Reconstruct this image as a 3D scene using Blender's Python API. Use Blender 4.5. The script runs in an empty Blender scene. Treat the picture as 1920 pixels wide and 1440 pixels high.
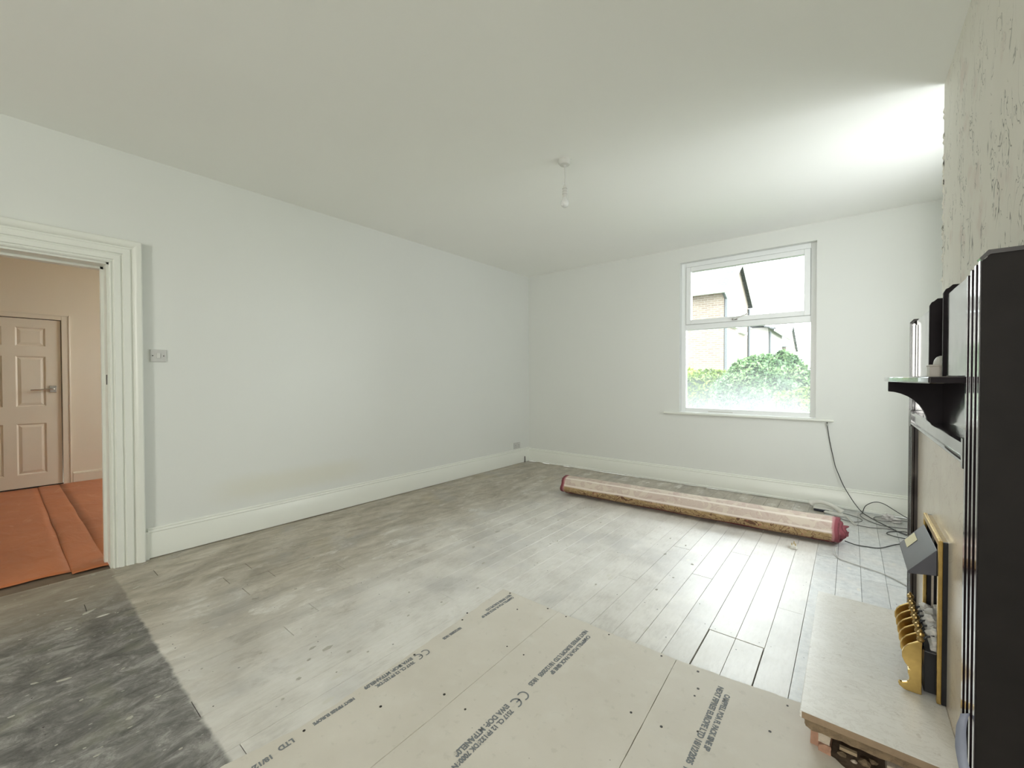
import bpy, bmesh, math, random
import numpy as np
from mathutils import Vector, Matrix, noise

SC = bpy.context.scene
C = SC.collection
random.seed(7)
R = math.radians

# ------------------------------------------------------------------ camera, sky, light, exposure
CAMX, CAMZ = 3.765, 1.243
YAW, PITCH, ROLL = R(38.95), R(0.80), R(-0.097)
FPX = 785.8
cam_data = bpy.data.cameras.new('camera')
cam_data.sensor_width = 36.0
cam_data.lens = FPX / 1920 * 36.0
cam_data.clip_start = 0.05
cam_data.clip_end = 300
cam = bpy.data.objects.new('camera', cam_data)
C.objects.link(cam)
_f = Vector((-math.sin(YAW) * math.cos(PITCH), math.cos(YAW) * math.cos(PITCH), -math.sin(PITCH)))
_r = Vector((math.cos(YAW), math.sin(YAW), 0))
_u = _r.cross(_f)
_r2 = math.cos(ROLL) * _r + math.sin(ROLL) * _u
_u2 = -math.sin(ROLL) * _r + math.cos(ROLL) * _u
cam.matrix_world = Matrix(((_r2.x, _u2.x, -_f.x, CAMX), (_r2.y, _u2.y, -_f.y, 0.0), (_r2.z, _u2.z, -_f.z, CAMZ), (0, 0, 0, 1)))
SC.camera = cam

world = bpy.data.worlds.new('overcast_sky')
SC.world = world
world.use_nodes = True
bg = world.node_tree.nodes['Background']
bg.inputs[0].default_value = (0.93, 0.97, 1.0, 1)
SKY = 11.0
bg.inputs[1].default_value = SKY

SC.view_settings.view_transform = 'Standard'
SC.view_settings.look = 'None'
SC.view_settings.exposure = 0.5
SC.view_settings.gamma = 1.0
SC.view_settings.use_curve_mapping = False
cy = SC.cycles
cy.use_denoising = True
cy.max_bounces = 14
cy.diffuse_bounces = 9
cy.glossy_bounces = 6
cy.transparent_max_bounces = 16
cy.caustics_reflective = False
cy.sample_clamp_indirect = 6.0


def area(name, loc, rot, sx, sy, power, color=(1, 1, 1), portal=False):
    l = bpy.data.lights.new(name, 'AREA')
    l.shape = 'RECTANGLE'
    l.size, l.size_y = sx, sy
    l.energy = power
    l.color = color
    o = bpy.data.objects.new(name, l)
    C.objects.link(o)
    o.location = loc
    o.rotation_euler = rot
    if portal:
        l.cycles.is_portal = True
    return o


# daylight enters by the window in view and the hall's window; an unseen alcove window is added for brightness
area('window_portal', (2.85, 5.25, 1.71), (R(-90), 0, 0), 1.28, 1.72, 1, portal=True)
area('added_alcove_portal', (4.80, 3.51, 1.65), (0, R(90), 0), 1.4, .72, 1, portal=True)
area('rear_fill_light', (3.45, -4.2, 1.6), (R(90), 0, 0), .8, 1.9, 86, (1.0, 0.98, 0.92))  # fill lamp added behind the camera, no real window there
area('hall_window_daylight', (-1.9, 3.3, 1.9), (R(-90), 0, 0), 1.0, 1.0, 15, (1.0, 0.93, 0.82))


# ------------------------------------------------------------------ node helpers
class NT:
    def __init__(s, name):
        s.m = bpy.data.materials.new(name)
        s.m.use_nodes = True
        s.t = s.m.node_tree
        s.b = s.t.nodes['Principled BSDF']
        s._pos = None

    def put(s, sock, v):
        if hasattr(v, 'is_linked') or isinstance(v, bpy.types.NodeSocket):
            s.t.links.new(v, sock)
        elif isinstance(v, (tuple, list)):
            sock.default_value = (*v, 1) if len(v) == 3 and sock.type == 'RGBA' else v
        else:
            sock.default_value = v

    @property
    def pos(s):
        if s._pos is None:
            s._pos = s.t.nodes.new('ShaderNodeNewGeometry').outputs['Position']
        return s._pos

    def obj(s):
        return s.t.nodes.new('ShaderNodeTexCoord').outputs['Object']

    def scale(s, v, x, y, z, off=(0, 0, 0)):
        n = s.t.nodes.new('ShaderNodeMapping')
        s.put(n.inputs['Vector'], v)
        n.inputs['Scale'].default_value = (x, y, z)
        n.inputs['Location'].default_value = off
        return n.outputs[0]

    def sep(s, v):
        n = s.t.nodes.new('ShaderNodeSeparateXYZ')
        s.put(n.inputs[0], v)
        return n.outputs

    def noise(s, v, sc, det=4, rough=.55, dist=0):
        n = s.t.nodes.new('ShaderNodeTexNoise')
        s.put(n.inputs['Vector'], v)
        n.inputs['Scale'].default_value = sc
        n.inputs['Detail'].default_value = det
        n.inputs['Roughness'].default_value = rough
        n.inputs['Distortion'].default_value = dist
        return n.outputs['Fac']

    def vor(s, v, sc, feature='F1', rnd=1):
        n = s.t.nodes.new('ShaderNodeTexVoronoi')
        n.feature = feature
        s.put(n.inputs['Vector'], v)
        n.inputs['Scale'].default_value = sc
        n.inputs['Randomness'].default_value = rnd
        return n.outputs['Distance']

    def math(s, op, a, b=0.0, c=None):
        n = s.t.nodes.new('ShaderNodeMath')
        n.operation = op
        s.put(n.inputs[0], a)
        s.put(n.inputs[1], b)
        if c is not None:
            s.put(n.inputs[2], c)
        return n.outputs[0]

    def step(s, v, lo, hi, a=0.0, b=1.0):
        n = s.t.nodes.new('ShaderNodeMapRange')
        n.interpolation_type = 'SMOOTHSTEP'
        s.put(n.inputs['Value'], v)
        n.inputs['From Min'].default_value = lo
        n.inputs['From Max'].default_value = hi
        n.inputs['To Min'].default_value = a
        n.inputs['To Max'].default_value = b
        return n.outputs[0]

    def mix(s, f, a, b, mode='MIX'):
        n = s.t.nodes.new('ShaderNodeMix')
        n.data_type = 'RGBA'
        n.blend_type = mode
        n.clamp_factor = True
        s.put(n.inputs[0], f)
        s.put(n.inputs[6], a)
        s.put(n.inputs[7], b)
        return n.outputs[2]

    def ramp(s, f, stops):
        n = s.t.nodes.new('ShaderNodeValToRGB')
        e = n.color_ramp.elements
        while len(e) < len(stops):
            e.new(0.5)
        for k, (p, c) in enumerate(stops):
            e[k].position = p
            e[k].color = (*c, 1)
        s.put(n.inputs[0], f)
        return n.outputs[0]

    def bump(s, h, strength=.3, dist=.01):
        n = s.t.nodes.new('ShaderNodeBump')
        n.inputs['Strength'].default_value = strength
        n.inputs['Distance'].default_value = dist
        s.put(n.inputs['Height'], h)
        s.t.links.new(n.outputs[0], s.b.inputs['Normal'])

    def rnd(s):
        return s.t.nodes.new('ShaderNodeObjectInfo').outputs['Random']

    def out(s, col, rough=.5, metal=0.0, **kw):
        s.put(s.b.inputs['Base Color'], col)
        s.put(s.b.inputs['Roughness'], rough)
        s.b.inputs['Metallic'].default_value = metal
        for k, v in kw.items():
            s.put(s.b.inputs[k.replace('_', ' ')], v)
        return s.m


def simple(name, col, rough=.5, metal=0.0, var=.08, nscale=12, bumpy=0.0, **kw):
    n = NT(name)
    f = n.noise(n.pos, nscale, 4)
    dark = tuple(c * (1 - var) for c in col)
    lite = tuple(min(1, c * (1 + var)) for c in col)
    c = n.mix(f, dark, lite)
    if bumpy:
        n.bump(n.noise(n.pos, nscale * 4, 3), bumpy, .004)
    return n.out(c, rough, metal, **kw)


# ------------------------------------------------------------------ materials
def mat_wall(name, col, stain=False, warm=None):
    n = NT(name)
    f = n.noise(n.pos, 1.3, 3)
    g = n.noise(n.pos, 9, 4)
    c = n.mix(f, tuple(x * .975 for x in col), tuple(min(1, x * 1.01) for x in col))
    if stain:
        x, y, z = n.sep(n.pos)
        a = n.step(n.math('ABSOLUTE', n.math('SUBTRACT', z, n.math('ADD', .33, n.math('MULTIPLY', g, .08)))), .14, .02)
        b = n.math('MULTIPLY', n.step(y, .9, 1.3), n.step(y, 2.5, 2.0))
        c = n.mix(n.math('MULTIPLY', n.math('MULTIPLY', a, b), .35), c, (.62, .59, .45))
    n.bump(n.noise(n.pos, 55, 3), .06, .003)
    return n.out(c, .62)


M = {}
M['wall'] = mat_wall('white_wall_paint', (.69, .705, .675), stain=True)
M['ceiling'] = mat_wall('white_ceiling_paint', (.88, .885, .85))
M['hallwall'] = mat_wall('cream_hall_paint', (.78, .72, .60))
M['gloss'] = simple('cream_gloss_paint', (.74, .755, .70), .32, var=.03, nscale=3)
M['gloss_hall'] = simple('cream_hall_gloss', (.76, .71, .60), .35, var=.03, nscale=3)
M['upvc'] = simple('white_window_plastic', (.80, .82, .82), .3, var=.01)
M['seal'] = simple('grey_window_seal', (.35, .36, .34), .6, var=.05)
M['white_plastic'] = simple('white_plastic', (.62, .62, .59), .35, var=.02)
M['socket_plastic'] = simple('dull_grey_plastic', (.53, .53, .51), .4, var=.03)
M['darkhole'] = simple('dark_void', (.012, .011, .010), .9)
M['screw'] = simple('dark_screw', (.05, .045, .04), .5, .6)


def mat_breast():
    n = NT('scuffed_cream_plaster')
    x, y, z = n.sep(n.pos)
    base = n.mix(n.noise(n.pos, 2.2, 4), (.75, .73, .66), (.84, .815, .75))
    base = n.mix(n.step(n.noise(n.pos, 5, 3), .55, .7), base, (.74, .68, .62))
    v = n.scale(n.pos, 1, 1, .42)
    s = n.noise(v, 17, 2, .4, 1.6)
    line = n.step(n.math('ABSOLUTE', n.math('SUBTRACT', s, .5)), .020, .006)
    gate = n.step(n.noise(v, 9, 2, .5, .3), .47, .56)
    mk = n.math('MULTIPLY', n.math('MULTIPLY', line, gate), n.step(z, 2.62, 2.0, .35, .95))
    c = n.mix(mk, base, (.23, .23, .20))
    n.bump(n.math('SUBTRACT', n.noise(n.pos, 22, 4), n.math('MULTIPLY', mk, .5)), .25, .006)
    return n.out(c, .75)


M['breast'] = mat_breast()


def mat_floor():
    n = NT('worn_painted_floorboards')
    P = n.pos
    x, y, z = n.sep(P)
    big = n.noise(P, 1.1, 3)
    mid = n.noise(P, 4.5, 5, .6)
    streak = n.noise(n.scale(P, 2.6, 1.0, 1), 3.2, 9, .70, .5)
    fine = n.noise(n.scale(P, 14, 3, 1), 5, 5, .65, .3)
    brown = n.ramp(streak, [(.28, (.20, .17, .125)), (.48, (.37, .325, .255)), (.70, (.58, .53, .45))])
    grey = n.ramp(n.math('ADD', n.math('MULTIPLY', mid, .6), n.math('MULTIPLY', fine, .4)),
                  [(.30, (.56, .535, .50)), (.5, (.74, .72, .685)), (.7, (.84, .825, .80))])
    # paler middle of the room: dust, plus window sheen painted into the colour
    mx = n.math('ADD', x, n.math('MULTIPLY', n.math('SUBTRACT', big, .5), 1.6))
    my = n.math('ADD', y, n.math('MULTIPLY', n.math('SUBTRACT', mid, .5), .7))
    m = n.math('MULTIPLY', n.step(mx, .55, 2.25), n.step(my, 4.75, 3.95, .18, 1))
    m = n.math('MULTIPLY', m, .93)
    c = n.mix(m, brown, grey)
    # smeared pale filler and darker worn patches
    pat = n.noise(n.scale(P, 1.9, 1, 1), 3.4, 9, .72, .35)
    c = n.mix(n.math('MULTIPLY', n.step(pat, .53, .66), n.step(x, .2, 1.4, .25, .75)), c, (.74, .72, .68))
    c = n.mix(n.math('MULTIPLY', n.step(pat, .45, .34), n.step(x, 2.6, 1.2, .08, .42)), c, (.23, .19, .145))
    hue = n.noise(P, 1.9, 3)
    c = n.mix(n.math('MULTIPLY', n.step(hue, .52, .66), .28), c, (.36, .36, .37))
    # ochre stains near the left wall
    och = n.math('MULTIPLY', n.step(n.noise(P, 2.0, 3), .55, .68), n.step(x, 1.6, .3))
    c = n.mix(n.math('MULTIPLY', och, .35), c, (.40, .33, .19))
    # dark stained border that the old carpet left, this side of y = 0.46
    yj = n.math('ADD', y, n.math('MULTIPLY', n.math('SUBTRACT', n.noise(P, 16, 3), .5), .035))
    dk = n.math('MULTIPLY', n.step(yj, .475, .455), n.step(x, .1, .9, .45, 1))
    dkn = n.math('ADD', n.math('MULTIPLY', n.noise(n.scale(P, 2.0, 1.2, 1), 6.5, 12, .80, .5), .8), n.math('MULTIPLY', hue, .2))
    dkc = n.ramp(dkn, [(.40, (.022, .021, .019)), (.46, (.075, .072, .068)), (.52, (.15, .144, .138)), (.58, (.29, .28, .265))])
    dkc = n.mix(n.math('MULTIPLY', n.step(n.noise(P, 6, 3), .54, .66), .35), dkc, (.16, .165, .11))
    dkc = n.mix(n.math('MULTIPLY', n.step(x, 1.0, .2), .5), dkc, (.24, .195, .15))
    c = n.mix(n.math('MULTIPLY', dk, .88), c, dkc)
    # blue-grey painted margin along the hearth side
    xj = n.math('ADD', x, n.math('MULTIPLY', n.math('SUBTRACT', n.noise(P, 12, 2), .5), .02))
    mg = n.step(xj, 3.580, 3.592)
    mgc = n.ramp(n.noise(P, 26, 5, .7), [(.32, (.33, .36, .38)), (.52, (.50, .53, .54)), (.75, (.70, .71, .70))])
    c = n.mix(n.math('MULTIPLY', mg, n.step(mid, .3, .6, .35, .7)), c, mgc)
    # dropped plaster and paint, dark specks
    w = n.vor(n.scale(P, 1, .38, 1), 8)
    wg = n.step(n.noise(P, 3.3, 2), .44, .52)
    c = n.mix(n.math('MULTIPLY', n.math('MULTIPLY', n.step(w, .10, .06), wg), .9), c, (.66, .64, .58))
    w2 = n.vor(n.scale(P, 1, .5, 1), 26)
    c = n.mix(n.math('MULTIPLY', n.step(w2, .10, .05), .6), c, (.62, .60, .54))
    d = n.vor(n.scale(P, 1.3, 1, 1, (3, 5, 0)), 7)
    c = n.mix(n.math('MULTIPLY', n.step(d, .045, .02), .8), c, (.05, .045, .04))
    hs = n.t.nodes.new('ShaderNodeHueSaturation')
    n.put(hs.inputs['Color'], c)
    n.put(hs.inputs['Value'], n.math('ADD', .93, n.math('MULTIPLY', n.rnd(), .13)))
    n.bump(n.math('ADD', streak, n.math('MULTIPLY', fine, .5)), .22, .004)
    rough = n.math('ADD', .30, n.math('MULTIPLY', mid, .25))
    return n.out(hs.outputs[0], n.mix(dk, rough, (.8, .8, .8)), Specular_IOR_Level=1.0)


M['floor'] = mat_floor()
M['subfloor'] = simple('dark_subfloor', (.07, .062, .055), .9)
M['hallboards'] = simple('dark_hall_boards', (.16, .12, .085), .6, var=.35, nscale=18)


def mat_backer():
    n = NT('fibre_cement_board')
    P = n.pos
    f = n.noise(P, 3.0, 5, .6)
    c = n.mix(f, (.60, .56, .49), (.74, .70, .635))
    c = n.mix(n.math('MULTIPLY', n.step(n.noise(P, 8, 4), .5, .75), .3), c, (.76, .745, .69))
    s = n.noise(n.scale(P, 1, 1, 1, (4, 2, 0)), 30, 3, .6)
    c = n.mix(n.math('MULTIPLY', n.step(s, .60, .72), .25), c, (.46, .44, .38))
    sp = n.vor(P, 13)
    c = n.mix(n.math('MULTIPLY', n.step(sp, .035, .02), .5), c, (.12, .11, .09))
    n.bump(n.noise(P, 60, 3), .08, .003)
    return n.out(c, .62)


M['backer'] = mat_backer()
M['backer_edge'] = simple('pale_board_edge', (.62, .58, .50), .8, nscale=80, var=.2)
M['ink'] = simple('grey_blue_stencil_ink', (.20, .215, .23), .7, var=.3, nscale=160)


def mat_marble():
    n = NT('cream_marble')
    P = n.pos
    c = n.mix(n.noise(P, 5, 6, .65, .6), (.74, .71, .66), (.86, .85, .82))
    v = n.noise(n.scale(P, 1, 2.2, 1), 9, 7, .75, 1.6)
    vein = n.step(n.math('ABSOLUTE', n.math('SUBTRACT', v, .5)), .03, .0)
    c = n.mix(n.math('MULTIPLY', vein, .32), c, (.46, .42, .36))
    sp = n.noise(P, 40, 2)
    c = n.mix(n.math('MULTIPLY', n.step(sp, .66, .74), .35), c, (.42, .37, .31))
    return n.out(c, .30)


M['marble'] = mat_marble()


def mat_marble_panel():
    n = NT('beige_marble')
    P = n.pos
    c = n.mix(n.noise(P, 4, 5, .6, .4), (.60, .52, .43), (.74, .665, .57))
    v = n.noise(P, 5, 5, .7, 1.2)
    c = n.mix(n.math('MULTIPLY', n.step(n.math('ABSOLUTE', n.math('SUBTRACT', v, .5)), .012, .0), .3), c, (.34, .28, .22))
    return n.out(c, .22)


M['beige_marble'] = mat_marble_panel()


def mat_lacquer():
    n = NT('dark_mahogany_lacquer')
    P = n.pos
    g = n.noise(n.scale(P, 1, 1, .12), 40, 5, .6, .5)
    c = n.ramp(g, [(.3, (.010, .007, .009)), (.6, (.022, .014, .016)), (.85, (.04, .026, .024))])
    n.bump(n.noise(P, 6, 2), .02, .01)
    return n.out(c, n.step(n.noise(P, 9, 3), .3, .8, .08, .20), Coat_Weight=.7, Coat_Roughness=.06)


M['lacquer'] = mat_lacquer()
M['lacquer_side'] = simple('matt_dark_side_panel', (.012, .010, .009), .6, var=.5, nscale=9, Specular_IOR_Level=.2)
M['satin'] = simple('dark_satin_wood', (.012, .009, .011), .55, var=.4, nscale=20, Specular_IOR_Level=.12)
M['brass'] = simple('polished_brass', (.60, .42, .15), .24, 1.0, var=.25, nscale=50)
M['brass_old'] = simple('tarnished_brass', (.36, .25, .10), .34, .9, var=.45, nscale=70)
M['black_metal'] = simple('black_enamel', (.012, .012, .015), .3, .2)
M['hood'] = simple('charcoal_hood_enamel', (.07, .07, .085), .38, .1, var=.12, nscale=20)
M['sticker'] = simple('faded_yellow_sticker', (.72, .66, .42), .6, var=.1)
M['ash'] = simple('pale_grey_ash', (.70, .67, .63), .9, var=.4, nscale=60, bumpy=.6)
M['coal'] = simple('black_coal', (.02, .02, .022), .7, var=.5, nscale=60)
M['cream_box'] = simple('cream_plastic', (.60, .55, .49), .4, var=.03)
M['brick_pink'] = simple('broken_pink_brick', (.42, .24, .165), .85, var=.3, nscale=60, bumpy=.5)
M['brick_pale'] = simple('plaster_crusted_brick', (.55, .47, .38), .85, var=.3, nscale=60, bumpy=.5)
M['mortar'] = simple('crumbling_brown_mortar', (.23, .165, .10), .95, var=.6, nscale=45, bumpy=1.0)
M['slab_edge'] = simple('raw_slab_edge', (.30, .215, .14), .8, var=.3, nscale=30)
M['dirt'] = simple('dusty_brown_rubble', (.15, .105, .07), .95, var=.4, nscale=25, bumpy=.7)
M['wood_scrap'] = simple('pale_wood_splinter', (.50, .38, .24), .8, var=.2, nscale=40)
M['plaster_bit'] = simple('pale_plaster_flake', (.46, .44, .39), .8, var=.15, nscale=60)
M['tape'] = simple('grey_blue_tape', (.26, .28, .36), .5, var=.12, nscale=30)
M['dustsheet'] = simple('pale_grey_dust_sheet', (.58, .56, .55), .7, var=.05)
M['cable_black'] = simple('dark_grey_cable', (.035, .036, .036), .5)
M['cable_grey'] = simple('grey_cable', (.13, .125, .12), .55)
M['cable_white'] = simple('white_cable', (.52, .51, .48), .45)
M['phone_white'] = simple('off_white_phone_plastic', (.66, .65, .60), .35, var=.02)
M['phone_dark'] = simple('navy_phone_base', (.02, .022, .035), .4)
M['pin'] = simple('brass_plug_pin', (.45, .36, .2), .35, .9)
M['chrome'] = simple('satin_chrome', (.55, .54, .52), .25, 1.0, var=.03)
M['orange'] = None


def mat_orange():
    n = NT('orange_protective_sheeting')
    P = n.pos
    c = n.mix(n.noise(P, 2.0, 5, .6, .3), (.36, .105, .038), (.56, .205, .085))
    w = n.noise(n.scale(P, .5, 1, 1), 7, 4, .6, 1.0)
    c = n.mix(n.math('MULTIPLY', n.step(w, .60, .72), .35), c, (.62, .33, .20))
    n.bump(n.noise(n.scale(P, .6, 1.4, 1), 7, 3, .5, .8), .35, .02)
    return n.out(c, .38)


M['orange'] = mat_orange()


def mat_rug():
    n = NT('faded_patterned_rug')
    P = n.pos
    x, y, z = n.sep(P)
    # woven motif
    v = n.scale(P, 1, 1.3, 1.3)
    mo = n.noise(v, 7, 3, .55, 1.4)
    mo2 = n.noise(v, 24, 3, .6, 1.0)
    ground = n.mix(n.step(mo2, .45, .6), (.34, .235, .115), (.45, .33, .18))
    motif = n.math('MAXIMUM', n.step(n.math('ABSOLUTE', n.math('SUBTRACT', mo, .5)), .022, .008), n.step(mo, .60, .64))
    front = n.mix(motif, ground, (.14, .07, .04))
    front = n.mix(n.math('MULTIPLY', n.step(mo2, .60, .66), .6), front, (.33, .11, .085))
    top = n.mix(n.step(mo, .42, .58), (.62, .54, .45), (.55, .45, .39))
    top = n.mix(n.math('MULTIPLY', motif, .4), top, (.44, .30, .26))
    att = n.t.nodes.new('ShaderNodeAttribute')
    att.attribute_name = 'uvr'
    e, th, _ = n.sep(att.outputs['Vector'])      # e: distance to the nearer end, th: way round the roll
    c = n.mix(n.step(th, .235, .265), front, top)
    c = n.mix(n.step(n.math('ABSOLUTE', n.math('SUBTRACT', th, .275)), .020, .008), c, (.74, .66, .60))
    c = n.mix(n.step(n.math('ABSOLUTE', n.math('SUBTRACT', th, .41)), .016, .006), c, (.76, .69, .62))
    c = n.mix(n.step(th, .04, .015), c, (.22, .035, .05))
    c = n.mix(n.step(n.math('ADD', e, n.math('MULTIPLY', mo2, .02)), .055, .04), c, (.45, .21, .22))
    c = n.mix(n.step(e, .028, .018), c, (.24, .06, .075))
    n.bump(n.noise(P, 190, 2), .5, .004)
    return n.out(c, .9)


M['rug'] = mat_rug()
M['maroon'] = simple('maroon_rug_binding', (.17, .045, .055), .9, var=.4, nscale=60, bumpy=.5)


def mat_brickwall(name, a, b, mo):
    n = NT(name)
    br = n.t.nodes.new('ShaderNodeTexBrick')
    P = n.sep(n.pos)
    cb = n.t.nodes.new('ShaderNodeCombineXYZ')
    n.put(cb.inputs[0], n.math('ADD', P[0], P[1]))
    n.put(cb.inputs[1], P[2])
    n.put(br.inputs['Vector'], cb.outputs[0])
    br.inputs['Color1'].default_value = (*a, 1)
    br.inputs['Color2'].default_value = (*b, 1)
    br.inputs['Mortar'].default_value = (*mo, 1)
    br.inputs['Scale'].default_value = 1
    br.inputs['Brick Width'].default_value = .225
    br.inputs['Row Height'].default_value = .075
    br.inputs['Mortar Size'].default_value = .01
    return n.out(br.outputs[0], .85)


M['brick'] = mat_brickwall('buff_brickwork', (.105, .078, .058), (.145, .112, .085), (.17, .16, .145))
M['render_wall'] = simple('pale_render', (.30, .28, .26), .8)
M['slate'] = simple('grey_roof_tiles', (.085, .09, .097), .7, var=.25, nscale=5)
M['fascia'] = simple('white_fascia', (.6, .61, .62), .5)
M['pipe'] = simple('dark_grey_downpipe', (.05, .055, .06), .5)
M['winglass'] = simple('reflective_far_glass', (.22, .25, .28), .1)
M['lawn'] = simple('mown_lawn', (.06, .10, .025), .9, var=.3, nscale=9)
M['paving'] = simple('pale_paving', (.30, .30, .28), .8, var=.1)
M['bark'] = simple('brown_bark', (.08, .055, .04), .9)


def mat_leaf(name, cols):
    n = NT(name)
    f = n.noise(n.pos, 3.2, 2)
    g = n.noise(n.pos, 31, 1)
    c = n.ramp(n.math('ADD', n.math('MULTIPLY', f, .45), n.math('MULTIPLY', g, .55)), [(.34, cols[0]), (.5, cols[1]), (.66, cols[2])])
    m = n.out(c, .5)
    tr = n.t.nodes.new('ShaderNodeBsdfTranslucent')
    n.put(tr.inputs[0], c)
    mx = n.t.nodes.new('ShaderNodeMixShader')
    mx.inputs[0].default_value = .35
    o = n.t.nodes['Material Output']
    n.t.links.new(n.b.outputs[0], mx.inputs[1])
    n.t.links.new(tr.outputs[0], mx.inputs[2])
    n.t.links.new(mx.outputs[0], o.inputs[0])
    return m


M['leaf_yellow'] = mat_leaf('yellow_green_leaves', [(.008, .03, .003), (.07, .13, .010), (.24, .29, .03)])
M['leaf_green'] = mat_leaf('grey_green_leaves', [(.012, .04, .014), (.06, .13, .045), (.19, .27, .11)])
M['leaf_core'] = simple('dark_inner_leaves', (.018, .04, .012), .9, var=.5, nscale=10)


def mat_glass(name, haze=False):
    m = bpy.data.materials.new(name)
    m.use_nodes = True
    t = m.node_tree
    t.nodes.remove(t.nodes['Principled BSDF'])
    o = t.nodes['Material Output']
    tr = t.nodes.new('ShaderNodeBsdfTransparent')
    tr.inputs[0].default_value = (.95, .97, .96, 1)
    gl = t.nodes.new('ShaderNodeBsdfGlossy')
    gl.inputs['Roughness'].default_value = .02
    fr = t.nodes.new('ShaderNodeFresnel')
    fr.inputs[0].default_value = 1.45
    mx = t.nodes.new('ShaderNodeMixShader')
    t.links.new(fr.outputs[0], mx.inputs[0])
    t.links.new(tr.outputs[0], mx.inputs[1])
    t.links.new(gl.outputs[0], mx.inputs[2])
    last = mx
    if haze:
        # pale film low on the pane: misting, plus haze painted to wash the view
        tl = t.nodes.new('ShaderNodeBsdfTranslucent')
        tl.inputs[0].default_value = (.8, .84, .84, 1)
        ge = t.nodes.new('ShaderNodeNewGeometry')
        sp = t.nodes.new('ShaderNodeSeparateXYZ')
        t.links.new(ge.outputs['Position'], sp.inputs[0])
        ns = t.nodes.new('ShaderNodeTexNoise')
        ns.inputs['Scale'].default_value = 3
        t.links.new(ge.outputs['Position'], ns.inputs['Vector'])
        ad = t.nodes.new('ShaderNodeMath')
        ad.operation = 'MULTIPLY_ADD'
        t.links.new(ns.outputs['Fac'], ad.inputs[0])
        ad.inputs[1].default_value = -.25
        t.links.new(sp.outputs[2], ad.inputs[2])
        mr = t.nodes.new('ShaderNodeMapRange')
        mr.interpolation_type = 'SMOOTHSTEP'
        mr.inputs['From Min'].default_value = 1.35
        mr.inputs['From Max'].default_value = .72
        mr.inputs['To Min'].default_value = .015
        mr.inputs['To Max'].default_value = .13
        t.links.new(ad.outputs[0], mr.inputs['Value'])
        m2 = t.nodes.new('ShaderNodeMixShader')
        t.links.new(mr.outputs[0], m2.inputs[0])
        t.links.new(mx.outputs[0], m2.inputs[1])
        t.links.new(tl.outputs[0], m2.inputs[2])
        last = m2
    t.links.new(last.outputs[0], o.inputs[0])
    return m


M['glass'] = mat_glass('window_glass')
M['glass_haze'] = mat_glass('hazed_window_glass', True)


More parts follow.
